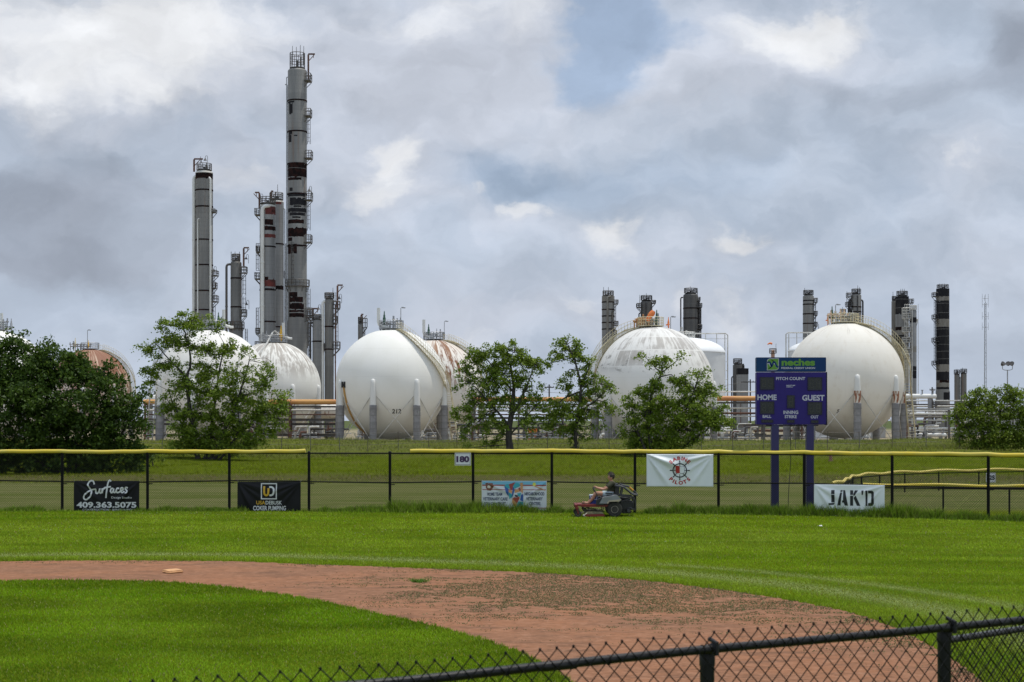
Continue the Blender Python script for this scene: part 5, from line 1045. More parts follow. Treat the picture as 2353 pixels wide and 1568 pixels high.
# hydrant
root = thing('fire_hydrant', 'faded pinkish fire hydrant standing on the bank right of the scoreboard', 'hydrant', (X(1909, 100), 100, float(zg(X(1909, 100), 100)))); mh = mat('faded hydrant paint', (.30, .15, .12), .7, 0, (.20, .12, .09), 5)
mb = MB(); mb.lathe([(.17, 0), (.17, .06), (.11, .08), (.11, .52), (.15, .54), (.15, .58), (.12, .62), (.07, .72), (.025, .74), (.025, .79), (0, .8)], n=16); mb.build('barrel', mh, root)
for sg in (-1, 1): mb = MB(); mb.lathe([(.055, 0), (.055, .1), (.07, .1), (.07, .16), (.02, .18), (0, .18)] if sg > 0 else [(0, -.18), (.02, -.18), (.07, -.16), (.07, -.1), (.055, -.1), (.055, 0)], c=(sg*.10, 0, .42), n=10, axis='x'); mb.build('outlet_cap', mh, root)

# foreground fence
Fa, Fb = Vector((X(560, 6.2), 6.2, 0)), Vector((X(2353, 8.75), 8.75, 0))
A0, A1 = Vector((-.63, 6.73)), Vector((2.86, 8.75)); dr = (A1-A0).normalized(); o = A0+dr*1.0; RZ = 1.88
root = thing('foreground_fence', 'black chain-link fence close to the viewer with its top rail in view', 'fence', (A0.x, A0.y, 0)); rzv = math.atan2(dr.y, dr.x); root.rotation_euler = (0, 0, rzv)
M_RAIL = mat('worn black rail', (.010, .010, .011), .42, 0, (.04, .04, .044), 2.2, (1, 1, 1), .58, .78, bump=.15, bscale=30, spec=.3)
L0, L1 = -4.0, 9.0; rz_ = lambda q: RZ-float(np.interp(q, [-3, -1.34, .265, 1.855, 9], [.0, .0, .021, .0, .0]))
mb = MB(); mb.tube([(q, 0, rz_(q)+.003*math.sin(q*1.7)) for q in np.linspace(L0, L1, 60)], .0215, 14); mb.lathe([(.0222, -.09), (.0235, -.08), (.0235, .08), (.0222, .09)], c=(.98, 0, rz_(.98)), n=14, axis='x'); mb.build('top_rail', M_RAIL, root)
for s_ in (1.870, 3.475):
    mb = MB(); mb.tube([(s_, .055, 0), (s_, .055, RZ-.005)], .036, 16); mb.lathe([(.039, RZ-.09), (.040, RZ-.03), (.030, RZ-.005), (.0, RZ+.015)], c=(s_, .055, 0), n=16); mb.tube([(s_-.005, -.028, RZ-.03), (s_-.005, -.028, RZ+.03), (s_-.005, .03, RZ+.045)], .012, 8); mb.lathe([(.0225, -.02), (.029, -.015), (.029, .015), (.0225, .02)], c=(s_, 0, RZ), n=14, axis='x'); mb.build('post', M_RAIL, root)
qs = np.linspace(L0, L1, 120); mb = MB(); wires(mb, [(q, -.030) for q in qs], .9, [rz_(q)+.088 for q in qs], .090, .0034, knuckle=.010); mb.build('chain_mesh', M_VINYL, root)
mb = MB()
for q in np.arange(L0+.3, L1, .55): mb.lathe([(.0225, -.002), (.0255, -.002), (.0255, .002), (.0225, .002)], c=(q, 0, rz_(q)), n=12, axis='x')
mb.build('tie_wire', M_VINYL, root)
c0 = A0+dr*3.475+Vector((-.02, .06)); c1 = Vector((X(2353, 9.02), 9.02)); d2 = (c1-c0).normalized()
root = thing('side_fence', 'second black chain-link panel turning away behind the right foreground post', 'fence', (c0.x, c0.y, 0)); root.rotation_euler = (0, 0, math.atan2(d2.y, d2.x))
MB().tube([(.05, .03, 1.79), (3.2, .03, 1.79)], .020, 12).build('rail', mat('scuffed grey rail', (.06, .06, .065), .35, 0, (.15, .15, .16), 2.5, lo=.5, hi=.7), root); MB().tube([(3.2, .03, 0), (3.2, .03, 1.9)], .035, 12).build('post', M_RAIL, root)
mb = MB(); wires(mb, [(s, -.0) for s in np.linspace(.03, 3.2, 12)], .9, 1.86, .0405, .0024); mb.build('chain_mesh', M_VINYL, root)
# ------------------------------------------------------------------ banners, signs
M_BLK = mat('black vinyl sheet', (.007, .007, .009), .5, 0, (.011, .011, .013), 2.0, spec=.2); M_WHT = mat('white vinyl sheet', (.76, .80, .81), .5, 0, (.71, .75, .76), 1.0)
M_LW = mat('white print', (.62, .63, .64), .5); M_LK = mat('black print', (.012, .014, .018), .5); M_LR = mat('red print', (.42, .035, .035), .5); M_LG = mat('gold print', (.60, .36, .03), .5); M_NAVY = mat('navy print', (.03, .045, .10), .5)
M_ROPE = mat('grey tie cord', (.25, .25, .25), .7)
def frame_at(pa, pb, dy, zb):
    """origin, rotation and width for a sheet hung on the fence between two picture columns"""
    A_, B_ = Vector((X(pa, fenceY(pa)), fenceY(pa)+dy)), Vector((X(pb, fenceY(pb)), fenceY(pb)+dy)); c = (A_+B_)/2; d = B_-A_
    return (c.x, c.y, zb), math.atan2(d.y, d.x), d.length
def banner(label, pa, pb, ptop, pbot, m_, wr, cat='banner', name='banner'):
    Yc = fenceY((pa+pb)/2); zb, zt = Z(pbot, Yc), Z(ptop, Yc); loc, rz, wd = frame_at(pa, pb, -.11, zb); B = Board(wd, zt-zb, lambda x, z: wr(x/wd, z/(zt-zb)) if wr else 0)
    o = B.sheet().build(name, m_, ang=180); o.location = loc; o.rotation_euler = (0, 0, rz); tag(o, label, cat)
    mb = MB(); H = zt-zb
    for sx in (-.49, 0, .49):
        for zz in ((H-.03, H+.05), (.03, -.05)): mb.tube([(sx*wd, B.y_at(sx*wd, zz[0])-.006, zz[0]), (sx*wd*1.02, .07, zz[1])], .005, 4)
    mb.build('tie_cord', M_ROPE, o)
    return o, B
def creases(seed, amp=.022, sag=0.0):
    q = random.Random(seed); L_ = [(q.choice((-1, 1)), q.uniform(.25, 1.5), q.uniform(.6, 1.2), q.uniform(.02, .05)) for _ in range(11)]
    def f(u, v):
        t = 0.0
        for sg, sl_, k, wd in L_:
            cu, cv = (-.5 if sg < 0 else .5), 1.0; du = (u-cu)*(-sg); dv = 1-v; rr = math.hypot(du*2, dv)+1e-6; an = math.atan2(dv, du*2+1e-6); t += amp*k*math.exp(-((an-sl_*.75)/.075)**2)*math.exp(-((rr-.55)/.5)**2)
        return -t+amp*.5*math.sin(u*7+v*3+seed)*v*(1-v)*2-.01*math.sin(v*3.1)
    return f
def letters(o, B, items, name='lettering'):
    """items: (text, cx, cz, w, h, material, bold, depth)"""
    for it in items:
        txt, cx, cz, w_, h_, m_, off = it[:7]; v2, f = text2d(txt, w_, h_, off); mb = MB(); B.put(mb, v2, f, cx, cz, .006); mb.build(name, m_, o, smooth=False)
def shape(mb, B, pts, depth, cx=0, cz=0):
    B.put(mb, np.array(pts, float), [list(range(len(pts)))], cx, cz, depth)
def circ(r, n=28, a0=0, a1=2*math.pi, ex=1.0): return [(r*math.cos(a0+(a1-a0)*i/n)*ex, r*math.sin(a0+(a1-a0)*i/n)) for i in range(n)]
def strokes(mb, B, lst, width, depth, cx=0, cz=0, smooth=True, ramp=.002):
    for i, pts in enumerate(lst): v, f = stroke2d(pts, width, smooth); B.put(mb, v, f, cx, cz, depth+.0007*i, ramp=ramp)

# 1 black banner with script lettering
o, B = banner('black banner with white script lettering and a phone number', 172, 322, 1105, 1175.5, M_BLK, creases(1, .03)); Wd, Ht = B.W, B.H
letters(o, B, [('Design Studio', .50, .44*Ht+.01, .68, .085, M_LW, .005), ('409.363.5075', .0, .22*Ht, 1.98, .20, M_LW, .035), ('CONSTRUCTION \u2022 RENOVATION', .06, .055*Ht, 1.72, .075, M_LW, .02)])
S_ = [[(.02,.80),(-.05,.98),(-.20,.97),(-.30,.80),(-.22,.62),(-.12,.45),(-.16,.20),(-.36,.0),(-.50,.05),(-.48,.22),(-.30,.40),(-.08,.52),(.12,.55)],
 [(.10,.55),(.10,.36),(.18,.33),(.27,.45),(.31,.58),(.29,.40),(.34,.34),(.42,.44)], [(.43,.60),(.42,.46),(.42,.35),(.45,.50),(.52,.60),(.58,.57)],
 [(.86,.96),(.78,1.02),(.70,.85),(.66,.55),(.62,.25),(.60,.08)], [(.52,.62),(.70,.66),(.86,.68)],
 [(.98,.58),(.88,.58),(.84,.44),(.90,.36),(.98,.46),(1.00,.58),(.99,.42),(1.05,.37),(1.12,.45)], [(1.28,.58),(1.18,.60),(1.13,.48),(1.17,.37),(1.28,.40),(1.34,.46)], [(1.34,.46),(1.46,.52),(1.45,.62),(1.37,.60),(1.35,.46),(1.42,.37),(1.54,.44)], [(1.70,.62),(1.60,.64),(1.58,.55),(1.66,.48),(1.66,.39),(1.56,.36)]]
mb = MB(); strokes(mb, B, [[((x-.60)*.66, (z-.5)*.62) for x, z in st] for st in S_], .05, .006, -.02, .70*Ht); mb.build('script_lettering', M_LW, o, smooth=False)
# 2 black banner with UD logo
o, B = banner('black banner with a square gold and white monogram', 547, 692, 1107, 1175, M_BLK, creases(2, .035)); Wd, Ht = B.W, B.H
cxl, czl, a = .0, .68*Ht, .265
mb = MB(); 
for q in ([(-a,-a),(a,-a),(a,-a+.035),(-a,-a+.035)], [(-a,a-.035),(a,a-.035),(a,a),(-a,a)], [(-a,-a+.035),(-a+.035,-a+.035),(-a+.035,a-.035),(-a,a-.035)], [(a-.035,-a+.035),(a,-a+.035),(a,a-.035),(a-.035,a-.035)]): shape(mb, B, q, .006, cxl, czl)
mb.build('logo_frame', M_LW, o, smooth=False)
mb = MB(); strokes(mb, B, [[(-.155,.165),(-.155,-.02),(-.14,-.10),(-.085,-.135),(-.03,-.10),(-.015,-.02),(-.015,.10)]], .065, .006, cxl, czl); mb.build('monogram', M_LG, o, smooth=False)
mb = MB(); strokes(mb, B, [[(.01,.135),(.09,.135),(.155,.08),(.165,.0),(.14,-.09),(.08,-.13),(.02,-.13)]], .06, .0075, cxl, czl); mb.build('monogram', M_LW, o, smooth=False)
letters(o, B, [('USA', -.27, .295*Ht, .30, .125, M_LG, .02), ('DEBUSK', .16, .295*Ht, .54, .125, M_LW, .02), ('COKER PUMPING', .02, .11*Ht, 1.08, .155, M_LW, .03)])
# 3 vet banner
M_VET = mat('pale grey vinyl sheet', (.60, .63, .66), .5, 0, (.55, .58, .61), 1.0)
o, B = banner('pale banner with a blue sky top and a colourful stained glass dog head', 1107, 1256, 1105, 1176, M_VET, creases(3, .02)); Wd, Ht = B.W, B.H
cm = {'sky': mat('sky blue print', (.16, .42, .58), .5), 'brick': mat('brick red print', (.30, .05, .04), .5), 'teal': mat('teal print', (.03, .33, .40), .5), 'blue': mat('deep blue print', (.02, .08, .28), .5), 'tan': mat('tan print', (.52, .26, .10), .5), 'brown': mat('brown print', (.17, .06, .03), .5), 'lime': mat('lime print', (.62, .62, .08), .5), 'cream': mat('cream print', (.58, .55, .45), .5)}
zx = lambda px_, pz_: ((px_-918)/(1636-218)*Wd, Ht*(1-(pz_-805)/(1410-805)))   # from a close look at the print
def pr(name, m_, lst, depth):
    for i, pl in enumerate(lst): mb = MB(); shape(mb, B, [zx(*p) for p in pl], depth+.0006*i); mb.build(name, m_, o, smooth=False)
def cut(x0, z0, x1, z1, n=16): return [(x0+(x1-x0)*i/n, z0) for i in range(n+1)]+[(x1-(x1-x0)*i/n, z1) for i in range(n+1)]
pr('sky_band', cm['sky'], [cut(222, 812, 1615, 878)], .005); pr('stripe', cm['brick'], [cut(222, 880, 1615, 902), cut(222, 970, 1615, 982), cut(222, 1326, 1640, 1338)], .0055)
pr('glove_print', cm['brown'], [[(290,850),(340,840),(400,850),(450,850),(475,910),(440,970),(400,1000),(340,990),(305,940)]], .008); pr('ball_print', cm['cream'], [[(330,910),(360,890),(400,905),(405,940),(370,955),(335,940)]], .010)
pr('ball_print', cm['lime'], [[(918+440+(36*math.cos(t)), 868+34*math.sin(t)) for t in np.linspace(0, 6.0, 14)]], .010); pr('bat_print', cm['tan'], [[(1295,885),(1330,880),(1520,950),(1600,985),(1590,992),(1500,965)]], .008)
pr('dog_print', cm['teal'], [[(705,900),(760,868),(800,866),(830,955),(740,955)], [(900,900),(940,850),(1000,842),(1050,880),(1040,910),(920,960)], [(985,1050),(1075,1035),(1050,1120),(1000,1085)], [(805,1030),(880,1070),(860,1130),(815,1160)], [(1020,1200),(1118,1215),(1118,1290),(940,1390),(930,1350),(970,1290)]], .012)
pr('dog_print', cm['blue'], [[(705,905),(800,965),(800,1110),(745,1040)], [(890,900),(930,980),(900,1085),(865,1140),(880,1020)], [(1075,1070),(1120,1060),(1120,1208),(1050,1180)]], .0125)
pr('dog_print', cm['brick'], [[(805,870),(950,830),(890,900),(880,985),(840,980),(826,940)], [(1000,960),(1050,925),(1065,1010),(1030,1000)], [(926,1120),(980,1130),(1030,1108),(1040,1140),(980,1250),(884,1150)]], .0135)
pr('dog_print', cm['tan'], [[(1045,845),(1108,840),(1110,1050),(1070,1010),(1062,900)], [(930,985),(1020,960),(1040,1010),(940,1035)], [(800,980),(850,985),(880,1000),(872,1050),(800,1020)], [(880,1145),(985,1270),(940,1330),(875,1230)]], .014)
pr('dog_print', M_LK, [[(935,1070),(990,1085),(1020,1095),(985,1125),(940,1105)], [(1050,1300),(1118,1280),(1118,1380),(1060,1330)]], .0145)
def vt(t, cx_, cz_, w_, h_): x, z = zx(cx_, cz_); letters(o, B, [(t, x, z, w_/(1636-218)*Wd, h_/(1410-805)*Ht, M_NAVY, .03)])
vt('HOME TEAM', 493, 1065, 330, 66); vt('VETERINARY CARE', 508, 1158, 540, 66); vt('YOU CAN TRUST', 500, 1250, 480, 62); vt('NEIGHBORHOOD', 1362, 1055, 430, 66); vt('VETERINARY', 1362, 1152, 360, 66); vt('CENTERS', 1370, 1245, 245, 66)
# 4 white banner with ship wheel
o, B = banner('white banner with a black ship wheel between red arched words', 1485, 1638, 1044, 1118.5, M_WHT, creases(4, .045)); Wd, Ht = B.W, B.H
uz = lambda x, z: ((x-1165)/(1980-350)*Wd, Ht*(1-(z-350)/(1170-350))); k = Wd/1630; cx0, cz0 = uz(1165, 757)
mb = MB(); v = []; fs = []; n = 48
for i in range(n): t = 2*math.pi*i/n; v += [(178*k*math.cos(t), 178*k*math.sin(t)), (152*k*math.cos(t), 152*k*math.sin(t))]
fs = [[2*i, 2*i+1, (2*i+3) % (2*n), (2*i+2) % (2*n)] for i in range(n)]; B.put(mb, np.array(v), fs, cx0, cz0, .006)
for i in range(8):
    t = math.pi/4*i; c_, s2 = math.cos(t), math.sin(t); B.put(mb, np.array([(r_*c_-w_*s2, r_*s2+w_*c_) for r_, w_ in ((175*k, -9*k), (205*k, -9*k), (205*k, -14*k), (245*k, -12*k), (245*k, 12*k), (205*k, 14*k), (205*k, 9*k), (175*k, 9*k))]), [list(range(8))], cx0, cz0, .0068)
    if i not in (1, 3): B.put(mb, np.array([(95*k*c_+7*k*s2, 95*k*s2-7*k*c_), (155*k*c_+7*k*s2, 155*k*s2-7*k*c_), (155*k*c_-7*k*s2, 155*k*s2+7*k*c_), (95*k*c_-7*k*s2, 95*k*s2+7*k*c_)]), [[0, 1, 2, 3]], cx0, cz0, .0068)
mb.build('wheel_print', M_LK, o, smooth=False)
fl = lambda pts: [((x-1165)*k, (757-z)*k) for x, z in pts]
mb = MB(); shape(mb, B, fl([(1060,645),(1100,640),(1160,650),(1165,820),(1110,828),(1070,815)]), .0078, cx0, cz0); mb.build('flag_print', M_LR, o, smooth=False)
mb = MB(); shape(mb, B, fl([(1165,650),(1210,668),(1270,655),(1275,810),(1225,832),(1166,820)]), .0074, cx0, cz0); mb.build('flag_print', M_WHT, o, smooth=False)
mb = MB(); strokes(mb, B, [fl([(1165,652),(1210,670),(1268,656)]), fl([(1272,658),(1276,815)]), fl([(1166,822),(1225,834),(1275,815)]), fl([(1040,600),(1050,885)])], 7*k, .0084, cx0, cz0); mb.build('flag_outline', M_LK, o, smooth=False)
def arc_text(t, rad, a0, a1, up, hgt):
    n = len(t); mb = MB(); wts = [(.45 if c == 'I' else 1.0) for c in t]; tot = sum(wts); acc = 0
    for c, wt in zip(t, wts):
        a = a0+(a1-a0)*(acc+wt/2)/tot; acc += wt; v2, f = text2d(c, None, hgt, .045); v2 = v2*np.array([1.15, 1]); B.put(mb, v2, f, cx0+rad*math.sin(a), cz0+rad*math.cos(a)*(1 if up else -1), .006, rot=-a if up else a)
    mb.build('lettering', M_LR, o, smooth=False)
arc_text('SABINE', 300*k, -.98, .98, True, 92*k); arc_text('PILOTS', 305*k, -.95, .95, False, 92*k)
# 5 white banner with stencilled word
o, B = banner('white banner with one bold black stencil word, set low in tall weeds', 1869, 2031, 1114, 1190, M_WHT, creases(5, .03)); Wd, Ht = B.W, B.H
mb = MB(); hh = .40; q_ = lambda pts: [(x*.0026, z*.0027) for x, z in pts]
for pts in ([(-220,-90),(-165,-90),(-160,-68),(-220,-68)], [(-190,-60),(-150,-60),(-150,30),(-190,30)], [(-190,36),(-150,36),(-150,82),(-190,82)], [(-190,-66),(-164,-90),(-150,-72),(-150,-66)],
   [(-120,-95),(-82,-95),(-62,55),(-85,55)], [(-85,62),(-62,62),(-55,82),(-80,82)], [(-50,82),(-28,82),(8,-95),(-30,-95),(-44,-60),(-64,-60),(-60,-35),(-50,-35)], [(32,-95),(68,-95),(68,20),(32,20)], [(32,30),(68,30),(68,82),(32,82)], [(72,-5),(112,-95),(152,-95),(98,22)], [(74,12),(92,32),(126,82),(88,82),(70,40)],
   [(166,82),(192,82),(182,30),(168,30)], [(212,-95),(236,-95),(236,82),(212,82)], [(244,-95),(290,-95),(310,-72),(310,62),(292,82),(244,82),(244,50),(276,50),(280,44),(280,-52),(276,-60),(244,-60)]): shape(mb, B, q_(pts), .006, -.05, .62*Ht)
mb.build('stencil_lettering', M_LK, o, smooth=False)
mb = MB(); shape(mb, B, [(-.50, .0), (.50, .0), (.50, .008), (-.50, .008)], .006, -.02, .24*Ht); mb.build('rule', M_LK, o, smooth=False)
letters(o, B, [('S P O R T S', -.02, .10*Ht, .95, .075, mat('grey print', (.22, .23, .24), .5), .0)])
# distance signs
def sign(label, pa, pb, pt, pbm, Y, txt, rz=0.0, m_t=None):
    s = Y/FPX; w_, h_ = (pb-pa)*s, (pbm-pt)*s; root = thing('distance_sign', label, 'sign', (X((pa+pb)/2, Y), Y, Z(pbm, Y)), rz); mb = MB(); mb.rbox((-w_/2, 0, 0), (w_/2, .02, h_), .004); mb.build('panel', mat('white sign plate', (.66, .67, .70), .4), root)
    B = Board(w_, h_, None, -.0); t = .012; mb = MB()
    for q in ([(-w_/2+.02, .02), (w_/2-.02, .02), (w_/2-.02, .02+t), (-w_/2+.02, .02+t)], [(-w_/2+.02, h_-.02-t), (w_/2-.02, h_-.02-t), (w_/2-.02, h_-.02), (-w_/2+.02, h_-.02)], [(-w_/2+.02, .02+t), (-w_/2+.02+t, .02+t), (-w_/2+.02+t, h_-.02-t), (-w_/2+.02, h_-.02-t)], [(w_/2-.02-t, .02+t), (w_/2-.02, .02+t), (w_/2-.02, h_-.02-t), (w_/2-.02-t, h_-.02-t)]): shape(mb, B, q, .003)
    mb.build('border', M_LK, root, smooth=False); v2, f = text2d(txt, w_*.80, h_*.50, .055); mb = MB(); B.put(mb, v2, f, 0, h_/2, .004); mb.build('number', m_t or M_LK, root, smooth=False); return root
M_PURP = mat('dark purple print', (.045, .012, .075), .5)
sign('white sign reading 180 hung high on the outfield fence', 1045, 1082, 1041, 1070, fenceY(1063)-.12, '180', 0, M_PURP)
sign('small white 125 sign on the curved low fence', 2266, 2288, 1087, 1109, 67.3, '125')

# ------------------------------------------------------------------ scoreboard
YS = 50.25; s = YS/FPX; PXS = 1817.5; root = thing('scoreboard', 'purple baseball scoreboard with a blue header standing on two purple posts', 'scoreboard', (X(PXS, YS), YS, 0)); xs_ = lambda p: (p-PXS)*s; zs_ = lambda p: Z(p, YS)
M_PUR = mat('purple scoreboard paint', (.032, .020, .175), .45, 0, (.027, .017, .145), .8, spec=.2); M_HEAD = mat('blue header print', (.008, .035, .135), .5, 0, (.006, .055, .125), .35, (1, 1, 1), .35, .7, spec=.2); M_POSTP = mat('purple post paint', (.022, .018, .10), .45); M_EDGE = mat('dark purple edge', (.010, .006, .035), .5); M_DISP = mat('dark display glass', (.010, .011, .011), .25, 0, (.018, .020, .019), 4.0); M_TXT = mat('lilac white print', (.50, .49, .58), .5)
MB().rbox((xs_(1737), -.16, zs_(976)), (xs_(1896.5), .16, zs_(856)), .012).build('cabinet', M_PUR, root); MB().rbox((xs_(1896.7), -.17, zs_(977)), (xs_(1898.5), .17, zs_(855.5)), .004).build('edge_trim', M_EDGE, root)
hd = MB().rbox((xs_(1736.5), -.17, zs_(855)), (xs_(1896), .10, zs_(822)), .01).build('header_panel', M_HEAD, root)
for pa, pb in ((1772, 1788.5), (1852, 1868.5)): MB().rbox((xs_(pa), -.13, -.2), (xs_(pb), .11, zs_(976)-.005), .006).build('post', M_POSTP, root)
MB().box((xs_(1760), -.05, zs_(979)), (xs_(1880), .05, zs_(976)-.006)).build('mounting_beam', M_EDGE, root)
zb = lambda x, z: (1880+x*200/1568, 880+z*200/1568)      # close look -> photograph pixels
def dpx(x, z): a, b_ = zb(x, z); return xs_(a*.91914), zs_(b_*.91914)
SB = Board(3, 3, None, -.16)
for (x0, z0, x1, z1, nd) in ((138, 495, 420, 745, 2), (1068, 498, 1355, 757, 2), (138, 970, 420, 1220, 2), (1068, 980, 1355, 1235, 2), (666, 850, 820, 1105, 1), (163, 1325, 398, 1388, 0), (666, 1330, 815, 1392, 0), (1133, 1335, 1282, 1402, 0)):
    a, b_ = dpx(x0, z1); c_, d_ = dpx(x1, z0); mb = MB(); t = .022
    for q in ((a, b_, c_, b_+t), (a, d_-t, c_, d_), (a, b_+t, a+t, d_-t), (c_-t, b_+t, c_, d_-t)): mb.box((q[0], -.185, q[1]), (q[2], -.1605, q[3]))
    dsp = mb.build('display', M_EDGE, root, smooth=False); MB().box((a+t, -.170, b_+t), (c_-t, -.161, d_-t)).build('screen', M_DISP, dsp, smooth=False)
    mb = MB(); hgt = d_-b_-2*t; wd = (c_-a-2*t)
    if nd:
        for i in range(nd):
            cx_ = a+t+wd*(i+.5)/nd; cz_ = (b_+d_)/2; w2, h2 = wd/nd*.28, hgt*.36
            for sg in ([(-w2, h2), (w2, h2)], [(-w2, 0), (w2, 0)], [(-w2, -h2), (w2, -h2)], [(-w2, 0), (-w2, h2)], [(w2, 0), (w2, h2)], [(-w2, -h2), (-w2, 0)], [(w2, -h2), (w2, 0)]):
                p0, p1 = np.array(sg[0])*.86+np.array([cx_, cz_]), np.array(sg[1])*.86+np.array([cx_, cz_])
                for e in range(7): q = p0+(p1-p0)*(.08+.84*e/6); mb.lathe([(.012, -.171), (.012, -.1745), (0, -.1755)], c=(q[0], 0, q[1]), n=6, axis='y')
    else:
        m_ = int(wd/.08)
        for i in range(m_): mb.lathe([(.016, -.171), (.016, -.175), (0, -.176)], c=(a+t+wd*(i+.5)/m_, 0, (b_+d_)/2), n=8, axis='y')
    mb.build('led', mat('unlit led', (.035, .035, .03), .4), dsp)
def st(t, x0, x1, z0, z1, bold=.03, m_=None, dep=.004, par=root):
    a, b_ = dpx(x0, z1); c_, d_ = dpx(x1, z0); v2, f = text2d(t, c_-a, d_-b_, bold); mb = MB(); SB.put(mb, v2, f, (a+c_)/2, (b_+d_)/2, dep); mb.build('lettering', m_ or M_TXT, par, smooth=False)
st('PITCH COUNT', 455, 1025, 497, 557); st('HOME', 90, 466, 838, 948, .035); st('GUEST', 966, 1402, 846, 960, .035); st('INNING', 597, 888, 1152, 1220); st('STRIKE', 623, 858, 1240, 1302); st('BALL', 193, 360, 1236, 1295); st('OUT', 1132, 1282, 1246, 1307); st('VARSITY', 648, 785, 650, 682, .03)
mb = MB()
for pts in ([(785, 652), (838, 652), (795, 678)], [(655, 690), (785, 690), (778, 698), (655, 698)]): SB.put(mb, np.array([dpx(*p) for p in pts][::-1]), [[0, 1, 2, 3][:len(pts)]], 0, 0, .004)
mb.build('pennant_print', M_TXT, root, smooth=False)
M_NG = mat('leaf green print', (.11, .28, .03), .5); st('neches', 560, 1215, 140, 278, .045, M_NG, .0145); st('FEDERAL CREDIT UNION', 556, 1215, 302, 340, .03, M_TXT, .0145)
def lg(pts, m_, dep, nm): mb = MB(); v = np.array([dpx(*p) for p in pts]); bm = bmesh.new(); vv = [bm.verts.new((x, SB.y-dep, z)) for x, z in v]; bm.faces.new(vv); bmesh.ops.triangulate(bm, faces=bm.faces[:]); bm.verts.index_update(); mb.add([q.co for q in bm.verts], [[q.index for q in f.verts] for f in bm.faces]); bm.free(); mb.build(nm, m_, root, smooth=False)
lg([(275,365),(275,200),(282,165),(305,143),(340,133),(508,133),(508,300),(500,335),(475,358),(440,365)], M_TXT, .0145, 'logo_plate')
up = smooth_pts([(287,205),(320,190),(345,200),(370,255),(385,215),(415,190),(440,205),(470,270),(498,285)], 5); dn = smooth_pts([(284,245),(305,240),(325,265),(345,305),(365,310),(380,270),(405,240),(425,250),(450,295),(475,315),(498,312)], 5)
lg([(498,143),(340,143),(310,152),(292,172),(287,200)]+[tuple(p) for p in up], M_NG, .016, 'logo_leaf'); lg([tuple(p) for p in dn]+[(495,325),(472,348),(440,355),(284,355)], M_NG, .016, 'logo_leaf')
wv = [tuple(p) for p in smooth_pts([(280,218),(320,205),(342,225),(362,285),(378,270),(395,222),(420,205),(440,225),(465,285),(500,302)], 6)]
v, f = stroke2d([dpx(*p) for p in wv], .055, False); mb = MB(); SB.put(mb, v, f, 0, 0, .0172); mb.build('logo_wave', M_HEAD, root, smooth=False)
cb = MB(); cb.tube([(xs_(1815)+.03*math.sin(t*5)+(-.05*t), -.1+.02*math.cos(t*3), zs_(976)*(1-t)+.08*t) for t in np.linspace(0, 1, 20)], .011, 6); tag(cb.build('power_cable', M_LK), 'dark cable hanging from the scoreboard between its two posts', 'cable').location = (X(PXS, YS), YS, 0)

# base, scrap
bx_, by_ = gpt(397, 1317); mb = MB(); a = .165
bm = bmesh.new(); bmesh.ops.create_cube(bm, size=1.0)
for v_ in bm.verts: v_.co = (v_.co.x*2*a, v_.co.y*2*a, v_.co.z*.055+.027)
bmesh.ops.bevel(bm, geom=bm.edges[:], offset=.022, segments=3, affect='EDGES'); bmesh.ops.subdivide_edges(bm, edges=bm.edges[:], cuts=2, use_grid_fill=True)
for v_ in bm.verts: v_.co.z += .018*math.exp(-(v_.co.x**2+v_.co.y**2)/.02)*(v_.co.z > .035)
bm.verts.index_update(); mb.add([v_.co for v_ in bm.verts], [[v_.index for v_ in f.verts] for f in bm.faces]); bm.free()
o = mb.build('base_bag', mat('sun faded orange canvas', (.62, .34, .15), .8, 0, (.50, .26, .12), 8.0)); o.location = (bx_, by_, .004); o.rotation_euler = (R(1.5), R(-2), R(38)); tag(o, 'faded orange second base bag lying on the red dirt', 'base bag')
x_, y_ = gpt(1884, 1211); mb = MB(); n = 6; vs = [(i*.02-.06, j*.02-.04,   .02+.012*math.sin(i*1.9+j)+.01*math.cos(j*2.3+i*.7)) for j in range(5) for i in range(7)]; fs = [(j*7+i, j*7+i+1, j*7+i+8, j*7+i+7) for j in range(4) for i in range(6)]; nn = len(vs); vs += [(x, y, z+.003) for x, y, z in vs]; fs += [tuple(q+nn for q in f[::-1]) for f in fs]
mb.add(vs, fs); o = mb.build('paper_scrap', mat('white paper', (.75, .75, .72), .7)); o.location = (x_, y_, .01); tag(o, 'crumpled white paper scrap on the outfield grass', 'litter')

# ------------------------------------------------------------------ mower and rider (facing left); one close look gives side-on measures
YM = 48.9; MX = X(1387.9, YM); c = lambda zx_, zy_, y=0.0: Vector(((zx_-1150)/837, y, (1365-zy_)/837))
root = thing('ride_on_mower', 'red and grey zero-turn ride-on mower working along the fence', 'mower', (MX, YM, 0))
M_RED = mat('dirty red mower paint', (.20, .018, .015), .45, 0, (.13, .03, .02), 6.0, lo=.45, hi=.7); M_GREY = mat('grey mower plastic', (.24, .255, .27), .45, 0, (.20, .20, .20), 3.0); M_TRIM = mat('tan trim', (.42, .36, .26), .6); M_BK = mat('black mower parts', (.016, .016, .017), .5, 0, (.025, .025, .024), 6.0); M_TYRE = mat('dusty tyre rubber', (.020, .019, .017), .85, 0, (.05, .046, .038), 6.0); M_RIM = mat('cream wheel rim', (.62, .55, .45), .5); M_TUBE = mat('dark grey tube', (.045, .046, .048), .3); M_CLIP = mat('dried grass clippings', (.26, .22, .14), .9, 0, (.12, .13, .06), 12.0)
def P2(pts): return [(q.x, q.z) for q in (c(*p) for p in pts)]
for sy in (-.44, .44): mb = MB(); mb.prism(P2([(375,1045),(420,1040),(1250,1050),(1250,1105),(760,1110),(560,1105),(420,1080),(420,1150),(375,1150)]), sy-.035, sy+.035); mb.build('frame_rail', M_RED, root)
